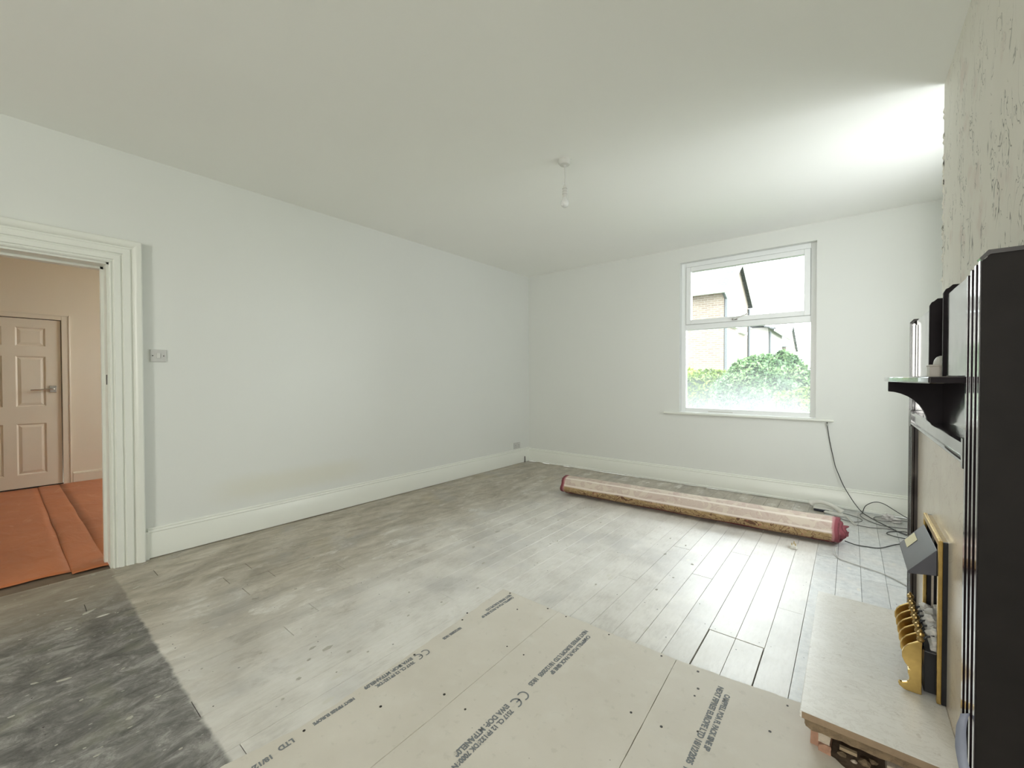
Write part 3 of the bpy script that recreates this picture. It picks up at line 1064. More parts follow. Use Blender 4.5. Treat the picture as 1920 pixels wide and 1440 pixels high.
bA = board(0, 0, 0, 0, 'leftmost narrow cream fibre board with a ragged outer edge and faint print', 1,
           poly=[(2.235, -.54), (2.592, -.54), (2.590, 1.0), (2.572, 1.862), (2.190, 1.862), (2.225, 1.40), (2.250, 1.0), (2.258, .66), (2.217, .448), (2.225, 0)])
bB = board(2.594, 3.190, -.54, 1.866, 'middle cream fibre board with the boldest dark stencilled line', 2,
           poly=[(2.5928, -.54), (3.207, -.54), (3.205, 1.2), (3.180, 1.866), (2.573, 1.862), (2.5908, 1.0)])
bC = board(0, 0, 0, 0, 'cream fibre board beside the hearth, notched at its corner', 3,
           poly=[(3.2088, -.54), (3.815, -.54), (3.815, 1.60), (3.775, 1.672), (3.735, 1.700), (3.700, 1.712), (3.675, 1.770), (3.662, 1.866), (3.640, 1.915), (3.40, 1.885), (3.1818, 1.868), (3.2068, 1.2)])
bD = board(0, 0, 0, 0, 'plain cream fibre board running off under the mantel end', 4,
           poly=[(3.819, -.54), (4.105, -.54), (4.105, 1.42), (3.980, 1.42), (3.86, 1.50), (3.819, 1.570)])
random.seed(5)
for pb, lst in ((bA, [(2.207, 1.55), (2.232, 1.49), (2.260, 1.166), (2.271, 1.079), (2.285, .669), (2.541, 1.091), (2.545, 1.47), (2.391, 1.742), (2.254, 1.848), (2.513, 1.850), (2.40, .90)]),
                (bB, [(2.64, 1.471), (2.657, 1.09), (2.629, 1.846), (3.121, 1.848), (3.144, 1.463), (2.69, .80), (3.13, 1.1), (2.87, 1.845)]),
                (bC, [(3.275, 1.845), (3.303, 1.743), (3.303, 1.695), (3.253, 1.470), (3.589, 1.862), (3.555, 1.687), (3.359, 1.529), (3.26, 1.1), (3.60, 1.40)])):
    for (x, y) in lst:
        rr = random.uniform(.0035, .0055)
        MB().lathe((x, y, BT), [(rr, -.001), (rr, .0008), (rr * .5, .0003)], 10).build('screw', ['screw'], pb)


def text(s, x, y, size, parent, sx=1.0, gap=1.0, shear=0.0):
    cu = bpy.data.curves.new('lettering', 'FONT')
    cu.body = s
    cu.size = size
    cu.space_character = gap
    cu.extrude = .0002
    cu.offset = .0011
    cu.fill_mode = 'BOTH'
    o = bpy.data.objects.new('lettering', cu)
    C.objects.link(o)
    o.data.materials.append(M['ink'])
    o.location = (x, y, BT + .0006)
    o.rotation_euler = (0, 0, R(-90))
    o.scale = (sx, 1, 1)
    bpy.context.view_layer.update()
    me = bpy.data.meshes.new_from_object(o)
    q = bpy.data.objects.new('lettering', me)
    q.matrix_world = o.matrix_world.copy()
    bpy.data.objects.remove(o)
    C.objects.link(q)
    q.parent = parent
    q.matrix_parent_inverse = parent.matrix_basis.inverted()
    return q


def logo_ce(x, y, s, parent):
    """two open arcs and a bar, reading towards -y"""
    m = MB()
    for off, bar in ((0, False), (.95, True)):
        pts_o, pts_i = [], []
        for k in range(13):
            a = R(62 + (298 - 62) * k / 12)
            pts_o.append((math.cos(a) * .5, math.sin(a) * .5))
            pts_i.append((math.cos(a) * .38, math.sin(a) * .38))
        vs = []
        for (u, v) in pts_o + pts_i:
            uu = (u + .5 + off) * s
            vv = (v + .5) * s
            vs.append((x + vv, y - uu, BT + .0008))
        m.add(vs, [(i, i + 1, 13 + i + 1, 13 + i) for i in range(12)])
        if bar:
            q = []
            for (u, v) in ((.0, -.06), (.42, -.06), (.42, .06), (.0, .06)):
                q.append((x + (v + .5) * s, y - (u + off) * s, BT + .0008))
            m.add(q, [(0, 1, 2, 3)])
    m.build('mark', ['ink'], parent)


# board B: first line on the +x side
text('CAMPBELL BOA FL PACK SINE SP', 2.793, 1.775, .026, bB, .86, 1.0)
text('NEXT FIBRES EUROPE LTD 18/12/2005  18:25', 2.762, 1.805, .028, bB, .86, 1.0)
logo_ce(2.762, 1.300, .047, bB)
text('EWA DOP: MTPANEL09', 2.758, 1.205, .030, bB, .86, 1.02)
text('7517 CL 12 FB1326DK 70006N', 2.788, 1.195, .026, bB, .86, 1.02)
text('NEXT FIBRES EUROPE', 2.765, .775, .028, bB, .74)
# board C
text('CAMPBELL BOA FL PACK SINE SP', 3.393, 1.780, .026, bC, .82)
text('NEXT FIBRES EUROPE LTD 18/12/2005  18:25', 3.362, 1.810, .028, bC, .92)
logo_ce(3.362, 1.235, .047, bC)
text('EWA DOP: MTPANEL09', 3.358, 1.14, .030, bC, .86)
# board A, fainter and smaller
text('CAMPBELL BOA FL PACK SINE SP', 2.288, 1.825, .022, bA, .80)
text('NEXT FIBRES EUROPE LTD', 2.262, 1.835, .024, bA, .73)
text('18/12/2005 18:25', 2.268, 1.44, .022, bA, .76)
logo_ce(2.266, 1.225, .040, bA)
text('EWA DOP: MTPANEL09', 2.262, 1.145, .026, bA, .86)
text('7517 CL 12 FB1326DK', 2.290, 1.135, .023, bA, .86)
text('NEXT FIBRES EUROPE', 2.278, .86, .021, bA, .78)
text('LTD', 2.285, .63, .030, bA, .9)
text('18/12/2005', 2.295, .56, .028, bA, .9)

# ------------------------------------------------------------------ hearth
HZ = .13
he = thing('hearth', 'raised cream marble hearth slab on a broken brick base', 'hearth', (3.82, 2.19, 0))
slab = MB().prism([(3.640, 1.684), (4.024, 1.684), (4.024, 2.695), (3.640, 2.695)], 2, HZ - .022, HZ)
slab.build('marble_slab', ['marble'], he, bevel=.0025)
box('slab_edge', 'slab_edge', (3.646, 4.020, 1.6825, 1.6845, HZ - .0215, HZ - .001), he)


def lump(c, s, seed, name, mat, parent, sub=2, amp=.3, rot=0):
    bm = bmesh.new()
    bmesh.ops.create_icosphere(bm, subdivisions=sub, radius=1)
    for v in bm.verts:
        d = 1 + amp * noise.noise(v.co * 1.7 + Vector((seed, seed * 2, 0)))
        v.co = v.co * d
        v.co = Vector((v.co.x * s[0], v.co.y * s[1], v.co.z * s[2]))
    me = bpy.data.meshes.new(name)
    bm.to_mesh(me)
    bm.free()
    me.materials.append(M[mat])
    o = bpy.data.objects.new(name, me)
    C.objects.link(o)
    o.location = c
    o.rotation_euler = (0, 0, rot)
    o.parent = parent
    if parent is not None:
        o.matrix_parent_inverse = parent.matrix_basis.inverted()
    return o


def rough_box(b, seed, name, mat, parent, amp=.006, n=(10, 3, 4)):
    x0, x1, y0, y1, z0, z1 = b
    bm = bmesh.new()
    bmesh.ops.create_cube(bm, size=1)
    bmesh.ops.subdivide_edges(bm, edges=bm.edges[:], cuts=max(n), use_grid_fill=True)
    for v in bm.verts:
        p = Vector((x0 + (v.co.x + .5) * (x1 - x0), y0 + (v.co.y + .5) * (y1 - y0), z0 + (v.co.z + .5) * (z1 - z0)))
        q = noise.noise_vector(p * 38 + Vector((seed, 0, 0)))
        q2 = noise.noise_vector(p * 90 + Vector((seed, 7, 0)))
        p += Vector((q.x, q.y * 1.2, q.z)) * amp + Vector((q2.x, q2.y, q2.z)) * amp * .5
        if p.z > HZ - .0225 and parent is not None and parent.name.startswith('hearth'):
            p.z = HZ - .0225
        v.co = p
    me = bpy.data.meshes.new(name)
    bm.to_mesh(me)
    bm.free()
    me.materials.append(M[mat])
    o = bpy.data.objects.new(name, me)
    C.objects.link(o)
    o.parent = parent
    if parent is not None:
        o.matrix_parent_inverse = parent.matrix_basis.inverted()
    return o


rough_box((3.655, 4.015, 1.690, 1.735, HZ - .052, HZ - .022), 2, 'mortar_bed', 'mortar', he, .007, (14, 2, 3))
rough_box((3.668, 3.690, 1.720, 1.900, .002, HZ - .050), 5, 'brick', 'brick_pink', he, .002, (4, 4, 4))
rough_box((3.690, 3.722, 1.702, 1.80, .040, .078), 6, 'brick', 'brick_pale', he, .0035, (4, 4, 4))
rough_box((3.692, 3.724, 1.700, 1.80, .002, .038), 8, 'brick', 'brick_pink', he, .0035, (4, 4, 4))
rough_box((3.70, 4.00, 1.60, 1.82, .0005, .0045), 19, 'brown_layer', 'dirt', he, .0015, (6, 6, 2))  # thin brown layer covering the painted boards in the hearth cavity
rough_box((3.724, 4.015, 1.80, 2.68, .001, HZ - .024), 9, 'rubble_fill', 'dirt', he, .005, (8, 8, 4))
rough_box((3.660, 4.015, 1.90, 2.68, .001, HZ - .023), 12, 'base_block', 'mortar', he, .003, (8, 8, 4))
rough_box((3.86, 3.95, 1.695, 1.80, .001, .062), 14, 'brick', 'brick_pale', he, .004, (4, 4, 4))
for i, (x, y, s) in enumerate([(3.752, 1.735, .011), (3.783, 1.728, .008), (3.81, 1.74, .014), (3.838, 1.722, .012), (3.848, 1.735, .009), (3.77, 1.762, .007), (3.83, 1.76, .01)]):
    lump((x, y, s * .7), (s * 1.3, s, s * .8), i * 3.1, 'rubble_lump', 'brick_pale' if i % 2 else 'mortar', he, 1, .5)
MB().box(3.745, 3.790, 1.745, 1.757, .012, .022).build('wood_splinter', ['wood_scrap'], he)

# ------------------------------------------------------------------ fire surround
XF = 4.0
SY0, SY1, SZ = 1.464, 2.950, 1.520
su = thing('fire_surround', 'tall dark lacquered fire surround with overmantel and bracketed shelf', 'fireplace surround', (4.05, 2.2, 0))


def pilaster(y0, y1, outer):
    """reeded art-deco upright; outer = +1 when the far (higher y) edge is the outer one"""
    n = 4
    wdt = (y1 - y0) / n
    m = MB()
    tops = [SZ, SZ - .006, SZ - .012, SZ - .020] if outer < 0 else [SZ - .020, SZ - .012, SZ - .006, SZ]
    for i in range(n):
        a, b2 = y0 + wdt * i, y0 + wdt * (i + 1)
        # flat fillets split by grooves, each standing a little prouder than the last
        x = XF + .0005 - .0022 * (i if outer < 0 else i * .6)
        m.box(x, XF + .012, a, b2 - .012, 0, tops[i])
        m.box(x + .0008, XF + .012, a + .0012, b2 - .0132, tops[i], tops[i] + .0012)
    m.box(XF + .009, BX, y0, y1, 0, SZ - .02)
    return m


pl = pilaster(SY0 + .003, 1.585, -1).build('pilaster', ['lacquer'], su)
pr = pilaster(2.842, SY1, 1).build('pilaster', ['lacquer'], su)
# end boards with a clipped top corner and a capping strip
for (ya, yb) in ((SY0 - .001, SY0 + .003), (SY1 - .001, SY1 + .003)):
    eb = MB().prism([(4.003, 0), (BX, 0), (BX, SZ + .010), (4.016, SZ + .010), (4.003, SZ - .004)], 1, ya, yb).build('end_board', ['lacquer_side'], su)
    MB().prism([(4.002, SZ - .004), (4.015, SZ + .010), (BX, SZ + .010), (BX, SZ + .020), (4.012, SZ + .020), (3.998, SZ + .003)], 1, ya - .004, yb + .02).build('top_capping', ['lacquer'], su)
for (ya, yb) in ((1.585, 2.03), (2.372, 2.842)):
    MB().box(4.015, 4.040, ya, yb, 1.247, 1.522).build('overmantel_panel', ['lacquer'], su, bevel=.002)
for yc in (2.04, 2.362):
    m = MB().prism([(4.008, 1.247), (4.115, 1.247), (4.115, 1.556), (4.030, 1.556), (4.020, 1.546), (4.014, 1.543), (4.008, 1.530)], 1, yc - .009, yc + .009)
    m.build('upright', ['satin'], su, bevel=.0015)
box('niche_back', 'lacquer', (4.108, 4.122, 2.05, 2.353, 1.247, 1.556), su)
# shelf, bowed in front
pts = []
for k in range(17):
    t = k / 16
    y = 1.585 + (2.815 - 1.585) * t
    pts.append((3.928 - .058 * (1 - (2 * t - 1) ** 2), y))
poly = [(4.115, 1.586)] + pts + [(3.990, 2.835), (4.115, 2.841)]
MB().prism(poly, 2, 1.227, 1.245).build('mantel_shelf', ['lacquer'], su, bevel=.003)
box('shelf_end', 'satin', (3.932, 4.000, 1.5835, 1.5858, 1.2285, 1.2435), su)
# bracket under the shelf
arc = [(3.879, 1.226), (3.879, 1.189), (3.896, 1.187), (3.915, 1.181), (3.934, 1.171), (3.952, 1.157), (3.967, 1.139), (3.978, 1.118), (3.985, 1.098), (3.988, 1.082), (3.998, 1.072), (4.030, 1.052), (4.036, 1.052), (4.036, 1.226)]
MB().prism(arc, 1, 2.180, 2.215).build('bracket', ['satin'], su, bevel=.0015)
box('frieze_panel', 'lacquer', (4.026, 4.060, 1.585, 2.842, 1.05, 1.228), su)
m = MB()
m.prism([(4.026, 1.012), (3.998, 1.012), (3.994, 1.017), (3.994, 1.023), (4.002, 1.027), (4.002, 1.060), (3.994, 1.064), (3.994, 1.070), (4.002, 1.076), (4.032, 1.076), (4.032, 1.012)], 1, 1.60, 2.83)
rl = m.build('rail', ['lacquer'], su)
for yc in (1.598, 2.828):
    box('rail_end', 'lacquer', (3.993, 4.03, yc - .012, yc + .012, 1.004, 1.084), su, .002)
# marble back panel round the fire
MXF = 4.024
for i, b_ in enumerate([(MXF, MXF + .02, 1.585, 2.035, 0, 1.012), (MXF, MXF + .02, 2.365, 2.842, 0, 1.012), (MXF, MXF + .02, 2.035, 2.365, .66, 1.012)]):
    box('marble_panel', 'beige_marble', b_, su)

# ------------------------------------------------------------------ gas fire
gf = thing('gas_fire', 'brass-framed inset gas fire with dark hood, ash bed and brass fret', 'gas fire', (3.98, 2.2, HZ))
FY_0, FY_1, FZ_ = 2.005, 2.392, .690
m = MB()
e = .022
for b_ in ((4.000, 4.012, FY_0, FY_0 + e, HZ + .002, FZ_), (4.000, 4.012, FY_1 - e, FY_1, HZ + .002, FZ_), (4.000, 4.012, FY_0 + e, FY_1 - e, FZ_ - e, FZ_)):
    m.box(*b_)
m.build('brass_frame', ['brass'], gf, bevel=.003)
for b_ in ((4.012, MXF, FY_0 + .002, FY_0 + .012, HZ + .002, FZ_ - .004), (4.012, MXF, FY_1 - .012, FY_1 - .002, HZ + .002, FZ_ - .004)):
    box('black_return', 'black_metal', b_, gf)
box('top_strip', 'brass_old', (4.012, MXF, FY_0 + .012, FY_1 - .012, FZ_ - .016, FZ_ - .004), gf)
m = MB()
m.box(4.03, 4.33, 2.036, 2.044, HZ, .655).box(4.03, 4.33, 2.356, 2.364, HZ, .655).box(4.32, 4.335, 2.044, 2.356, HZ, .655).box(4.03, 4.32, 2.044, 2.356, .645, .655).box(4.03, 4.32, 2.044, 2.356, HZ, HZ + .01)
m.build('firebox', ['black_metal'], gf)
# hood
m = MB()
hy0, hy1 = 2.03, 2.362
vs = [(4.000, hy0, .650), (3.928, hy0 + .004, .557), (3.928, hy0 + .004, .548), (4.000, hy0, .560),
      (4.000, hy1, .650), (3.928, hy1 - .004, .557), (3.928, hy1 - .004, .548), (4.000, hy1, .560)]
m.add(vs, [(0, 1, 5, 4), (1, 2, 6, 5), (0, 3, 2, 1), (4, 5, 6, 7), (2, 3, 7, 6), (0, 4, 7, 3)])
hood = m.build('hood', ['hood'], gf, bevel=.0015)
nrm = Vector((-.093, 0, .072)).normalized() * .0014
def on_hood(t, y):
    return (4.0 - .072 * t + nrm.x, y, .650 - .093 * t + nrm.z)
st_ = MB().add([on_hood(.40, 2.345), on_hood(.80, 2.345), on_hood(.80, 2.245), on_hood(.40, 2.245)], [(0, 1, 2, 3)]).build('sticker', ['sticker'], hood)
MB().add([tuple(Vector(on_hood(.47, 2.325)) + nrm * .4), tuple(Vector(on_hood(.73, 2.325)) + nrm * .4), tuple(Vector(on_hood(.73, 2.250)) + nrm * .4), tuple(Vector(on_hood(.47, 2.250)) + nrm * .4)], [(0, 1, 2, 3)]).build('label_face', ['dustsheet'], st_) if False else None
# burner tray and coals
box('burner_tray', 'black_metal', (3.972, 4.20, 2.042, 2.358, HZ + .010, .285), gf, .003)
random.seed(21)
for i in range(34):
    a = random.random()
    y = 2.06 + .28 * random.random()
    x = 4.0 + .15 * random.random()
    s = random.uniform(.013, .024)
    z = .312 + .03 * (x - 4.0) / .15 + random.random() * .02
    dark = (x > 4.10 or random.random() < .25)
    lump((x, y, z), (s * 1.2, s, s * .8), i * 1.7, 'coal', 'coal' if dark else 'ash', gf, 1, .5, random.random() * 3)
rough_box((3.990, 4.14, 2.055, 2.345, .28, .326), 31, 'ash_bed', 'ash', gf, .008, (6, 6, 3))
for i in range(7):
    y = 2.075 + i * .042
    MB().tube([(3.968, y, .272), (3.971, y, .302), (3.982, y + .003, .320), (4.002, y + .007, .326)], [.004, .004, .004, .003], 8).build('grate_bar', ['black_metal'], gf, smooth=True)
# brass fret: end plates and scrolls, each topped by a small finial
prof = [(3.966, HZ + .001), (3.966, .318), (3.958, .318), (3.945, .308), (3.930, .296), (3.920, .282), (3.914, .264), (3.915, .246), (3.922, .229), (3.932, .216), (3.937, .210), (3.930, .205), (3.930, .196), (3.934, .184), (3.934, .172), (3.928, .162), (3.916, .156), (3.908, .158), (3.905, .152), (3.908, .142), (3.920, .133), (3.930, HZ + .001)]
up = [(3.966, .205), (3.966, .318), (3.958, .318), (3.945, .308), (3.930, .296), (3.920, .282), (3.914, .264), (3.915, .246), (3.922, .229), (3.932, .216), (3.945, .205)]
ysf = [2.032, 2.098, 2.162, 2.226, 2.290, 2.356]
for i, y in enumerate(ysf):
    pp = prof if i == 0 else up
    th = .005 if i in (0, 5) else .004
    sc_ = MB().prism(pp, 1, y - th, y + th).build('end_scroll' if i == 0 else 'scroll', ['brass'], gf, bevel=.002)
    MB().lathe((3.962, y, .316), [(.005, 0), (.008, .002), (.011, .008), (.008, .014), (.005, .017), (.009, .021), (.0115, .028), (.009, .035), (.004, .038), (.0055, .042), (.001, .047)], 14).build('finial', ['brass_old'], sc_, smooth=True)
MB().box(3.958, 3.966, ysf[0], ysf[-1], .296, .306).box(3.958, 3.966, ysf[0], ysf[-1], .206, .216).box(3.940, 3.966, ysf[0], ysf[-1], HZ + .002, .150).build('fret_rail', ['brass_old'], gf, bevel=.002)
for i in range(18):
    y = ysf[0] + .018 + i * .0175
    MB().tube([(3.962, y, .15), (3.962, y, .206)], .0025, 6).build('spindle', ['brass_old'], gf)

# ------------------------------------------------------------------ things on the shelf
cb = thing('small_cream_box', 'small cream box in the niche on the mantel shelf', 'box', (4.02, 2.2, 1.245))
box('body', 'cream_box', (3.990, 4.062, 2.165, 2.235, 1.245, 1.283), cb, .002)
box('lid', 'cream_box', (3.9885, 4.0635, 2.1635, 2.2365, 1.283, 1.290), cb, .0015)
jar = MB().lathe((4.034, 2.268, 1.245), [(.022, 0), (.024, .003), (.024, .050), (.0215, .064), (.015, .075), (.006, .080)], 24).build('domed_pot', ['white_plastic'], smooth=True)
tag(jar, 'small white round-topped pot behind the cream box on the mantel shelf', 'pot')

# tape and dust sheet at the near foot
def strip(path, width, name, mat, label, cat, th=.001):
    P = smooth_path(path, 6)
    vs, fs = [], []
    for i, p in enumerate(P):
        wv = Vector(width)
        j = .85 + .3 * noise.noise(p * 30)
        vs += [p - wv * .5 * j, p + wv * .5 * j]
    for i in range(len(P) - 1):
        fs.append((2 * i, 2 * i + 1, 2 * i + 3, 2 * i + 2))
    o = MB().add(vs, fs).build(name, [mat], smooth='all')
    s = o.modifiers.new('t', 'SOLIDIFY')
    s.thickness = th
    return tag(o, label, cat)


strip([(3.992, 1.505, .41), (3.984, 1.495, .375), (3.980, 1.455, .330), (3.988, 1.435, .29), (3.998, 1.425, .25)], (.020, -.004, .013), 'tape_strip', 'tape', 'peeling strip of blue-grey tape on the foot of the near upright', 'tape')

# ------------------------------------------------------------------ rolled rug
def rug():
    L = 2.33
    ang = .0249
    org = Vector((2.535, 3.93, 0))
    turns = 3.2
    NS, NX = 150, 70
    th0 = -math.pi * .5
    sect = []
    for i in range(NS + 1):
        t = i / NS
        a = th0 + t * turns * 2 * math.pi           # outermost first
        r = 1.0 - t * .78
        ca, sa = math.cos(a), math.sin(a)
        # squashed, slightly squared section with two soft ridges
        rx, rz = .150 * r, .098 * r
        bump = .006 * math.cos(3 * a + .7) * (r > .7)
        sect.append((-ca * (rx + bump) if False else ca * (rx + bump), sa * (rz + bump), t, a))
    # rest it on the floor
    zmin = min(s[1] for s in sect)
    vs, fs, uv = [], [], []
    for j in range(NX + 1):
        s = j / NX
        x = -L / 2 + L * s
        for (yy, zz, t, a) in sect:
            wob = noise.noise(Vector((x * 1.3, 0, 4))) * .010
            sag = .006 * noise.noise(Vector((x * 3, a, 1)))
            end = 0
            if s in (0.0, 1.0) or j in (1, NX - 1):
                end = (.030 * noise.noise(Vector((a * .9, s * 5, 2))) + .07 * (t - .15) * (1 if s > .5 else -.35)) * (1 if s > .5 else -1)
                if j in (1, NX - 1):
                    end *= .6
            fl_ = 1 + (.07 if s in (0.0, 1.0) else 0)
            px = x + end
            py = yy * fl_ + wob
            pz = max(.002, (zz - zmin + .004 + sag) * (1 if zz < 0 else 1))
            X = org.x + px * math.cos(ang) - py * math.sin(ang)
            Y = org.y + px * math.sin(ang) + py * math.cos(ang)
            vs.append((X, Y, pz))
            e = min(x + L / 2, L / 2 - x)
            # th: 0 underneath at the front, rising to 1 over the back, for the outer turn
            ph = ((-(a) - math.pi / 2) % (2 * math.pi)) / (2 * math.pi)
            uv.append((e, ph, t))
    n = NS + 1
    for j in range(NX):
        for i in range(NS):
            p = j * n + i
            fs.append((p, p + 1, p + n + 1, p + n))
    me = bpy.data.meshes.new('rolled_rug')
    me.from_pydata(vs, [], fs)
    at = me.attributes.new('uvr', 'FLOAT_VECTOR', 'POINT')
    at.data.foreach_set('vector', [c for u in uv for c in u])
    me.materials.append(M['rug'])
    me.polygons.foreach_set('use_smooth', [True] * len(me.polygons))
    o = bpy.data.objects.new('pile', me)
    C.objects.link(o)
    s = o.modifiers.new('t', 'SOLIDIFY')
    s.thickness = .008
    s.offset = 0
    root = thing('rolled_rug', 'faded beige and ochre patterned rug rolled up on the floorboards', 'rug', org)
    o.parent = root
    o.matrix_parent_inverse = root.matrix_basis.inverted()
    # maroon bound edges at both ends following the spiral
    for jj in (0, NX):
        P = [Vector(vs[jj * n + i]) for i in range(0, NS + 1, 2)]
        MB().tube(P, .0055, 6).build('bound_edge', ['maroon'], root, smooth='all')
    return root


rug()

# ------------------------------------------------------------------ plug, telephone, cables
pg = thing('power_plug', 'white three-pin plug lying pins-up in front of the rug', 'plug', (3.45, 3.655, 0))
pb = MB().prism([(3.428, 3.632), (3.436, 3.622), (3.466, 3.622), (3.474, 3.632), (3.474, 3.662), (3.462, 3.684), (3.440, 3.684), (3.428, 3.662)], 2, .001, .024).build('plug_body', ['phone_white'], pg, bevel=.004)
for (x, y, l) in ((3.451, 3.668, .022), (3.440, 3.640, .017), (3.462, 3.640, .017)):
    box('pin', 'pin', (x - .0035, x + .0035, y - .002, y + .002, .023, .024 + l), pg, .0007)

ph = thing('telephone', 'white corded telephone lying by the skirting behind the rug', 'telephone', (3.60, 4.86, 0))
MB().prism([(4.800, .002), (4.950, .002), (4.950, .030), (4.800, .022)], 0, 3.505, 3.620).build('base', ['phone_dark'], ph, bevel=.006)
MB().prism([(4.805, .022), (4.955, .030), (4.955, .040), (4.805, .030)], 0, 3.500, 3.650).build('base_top', ['phone_white'], ph, bevel=.004)
hp = smooth_path([(3.478, 4.86, .050), (3.492, 4.856, .062), (3.53, 4.85, .078), (3.59, 4.84, .080), (3.65, 4.825, .062), (3.695, 4.812, .036), (3.712, 4.808, .022)], 5)
hr = []
for i in range(len(hp)):
    t = i / (len(hp) - 1)
    hr.append(.019 + .011 * (math.exp(-((t - .07) / .10) ** 2) + math.exp(-((t - .93) / .10) ** 2)))
hs_ = MB().tube(hp, hr, 14).build('handset', ['phone_white'], ph, smooth=True)
MB().prism([(3.58, 4.77), (3.70, 4.72), (3.735, 4.735), (3.72, 4.775), (3.60, 4.83)], 2, .003, .020).build('cradle', ['phone_white'], ph, bevel=.004)
cp = []
for i in range(160):
    t = i / 159
    c_ = Vector((3.715 + .09 * t, 4.79 - .24 * t + .03 * math.sin(t * 5), .012))
    a = t * 2 * math.pi * 20
    cp.append(c_ + Vector((.006 * math.cos(a), .003 * math.cos(a), .007 * math.sin(a))))
MB().tube(cp, .0018, 5).build('curly_cord', ['phone_white'], ph, smooth='all')


def cable(name, pts, r, mat, label, group=None, n=8, cat='cable'):
    pts = [(x, y, max(z, r + .0002)) for x, y, z in pts]
    P = smooth_path(pts, n)
    P = [Vector((p.x, p.y, max(p.z, r))) if p.z < .02 else p for p in P]
    o = MB().tube(P, r, 8).build(name, [mat], smooth='all')
    return tag(o, label, cat, group)


wc = cable('cable', [(3.590, 5.040, .815), (3.592, 5.042, .788), (3.600, 5.044, .72), (3.614, 5.046, .62), (3.636, 5.042, .50), (3.656, 5.036, .40), (3.685, 5.030, .315), (3.715, 5.022, .235), (3.75, 5.012, .165), (3.80, 4.995, .08), (3.85, 4.955, .022), (3.90, 4.87, .006), (3.97, 4.73, .006), (4.03, 4.62, .006), (4.10, 4.50, .006), (4.22, 4.42, .006)], .0034, 'cable_black', 'dark cable hanging from the window sill down to the skirting')
MB().box(3.583, 3.600, 5.036, 5.055, .775, .800).build('cable_clip', ['seal'], wc, bevel=.002)
G = 'tangled cables on the floor by the fireplace'
cable('cable', [(3.855, 4.955, .010), (3.88, 5.00, .07), (3.94, 5.012, .112), (4.00, 5.010, .110), (4.07, 5.0, .07), (4.13, 4.985, .035), (4.20, 4.95, .006), (4.3, 4.80, .006)], .0032, 'cable_black', 'dark cable arching up against the back skirting by the fireplace')
cable('cable', [(3.86, 4.98, .006), (3.84, 4.90, .006), (3.86, 4.80, .006), (3.92, 4.70, .006), (3.98, 4.655, .006), (4.06, 4.66, .006), (4.14, 4.68, .006), (4.3, 4.70, .006)], .0030, 'cable_grey', 'grey cable looping low behind the rug end towards the alcove')
cable('cable', [(3.66, 4.70, .006), (3.74, 4.63, .006), (3.80, 4.62, .006), (3.85, 4.70, .006), (3.83, 4.78, .006), (3.77, 4.83, .006), (3.72, 4.86, .006)], .0028, 'cable_grey', 'short loop of grey cable around the telephone cord')
cable('cable', [(3.80, 4.54, .005), (3.90, 4.535, .005), (4.00, 4.58, .005), (4.07, 4.56, .005), (4.14, 4.50, .005), (4.3, 4.42, .005)], .0028, 'cable_grey', 'thin grey cable running from the telephone cord to the alcove')
cable('cable', [(4.16, 4.58, .006), (4.08, 4.56, .006), (4.01, 4.49, .006), (4.00, 4.43, .006), (4.05, 4.39, .006), (4.12, 4.39, .006), (4.2, 4.42, .006)], .0032, 'cable_black', 'dark cable coiled beside the far upright of the fireplace')
cable('cable', [(4.25, 4.90, .006), (4.16, 4.86, .02), (4.08, 4.80, .03), (4.02, 4.79, .014), (3.96, 4.80, .006), (3.93, 4.86, .006), (3.97, 4.93, .006), (4.06, 4.96, .010)], .0026, 'cable_grey', 'grey cable knotted over the others near the skirting')
cable('cable', [(3.74, 3.96, .03), (3.80, 3.99, .008), (3.865, 4.00, .006), (3.94, 4.03, .006), (4.03, 4.18, .006), (4.12, 4.30, .006)], .0036, 'cable_black', 'dark cable running from the rug end to the fireplace')
wcab = cable('cable', [(3.700, 3.765, .030), (3.692, 3.755, .034), (3.688, 3.725, .030), (3.694, 3.68, .012), (3.712, 3.62, .006), (3.75, 3.595, .006), (3.80, 3.57, .006), (3.87, 3.54, .006), (3.945, 3.50, .006), (4.03, 3.40, .006), (4.10, 3.22, .006)], .0034, 'cable_white', 'pale cable with a curled white end in front of the rug')
cr = thing('crumpled_wrapper', 'crumpled greyish wrapper on the floor among the cables', 'litter', (4.05, 4.88, 0))
lump((4.03, 4.90, .022), (.035, .03, .024), 3, 'crumple', 'dustsheet', cr, 3, 1.1)
lump((4.07, 4.84, .018), (.04, .022, .018), 9, 'crumple', 'dustsheet', cr, 3, 1.1)

# ------------------------------------------------------------------ outside
GZ = -.55
struct(box('ground_outside', 'lawn', (-30, 14, D + .3, 60, GZ - .1, GZ)), 'lawn outside the window', 'ground')
struct(box('path_outside', 'paving', (-6, 10, D + .3, 8.3, GZ, GZ + .03)), 'pale paving between the house and the hedge', 'path')


def leaves(n, fn, size, seed):
    r = np.random.default_rng(seed)
    V = np.zeros((n * 4, 3))
    for i in range(n):
        p, nr = fn(r)
        d = nr + r.normal(size=3) * .7
        d /= np.linalg.norm(d)
        t = np.cross(d, r.normal(size=3))
        t /= np.linalg.norm(t)
        b_ = np.cross(d, t)
        s = size * r.uniform(.6, 1.3)
        V[i * 4 + 0] = p - t * s
        V[i * 4 + 1] = p + b_ * s * .45 + d * s * .12
        V[i * 4 + 2] = p + t * s
        V[i * 4 + 3] = p - b_ * s * .45 + d * s * .12
    F = [(4 * i, 4 * i + 1, 4 * i + 2, 4 * i + 3) for i in range(n)]
    me = bpy.data.meshes.new('foliage')
    me.from_pydata(V.tolist(), [], F)
    return me


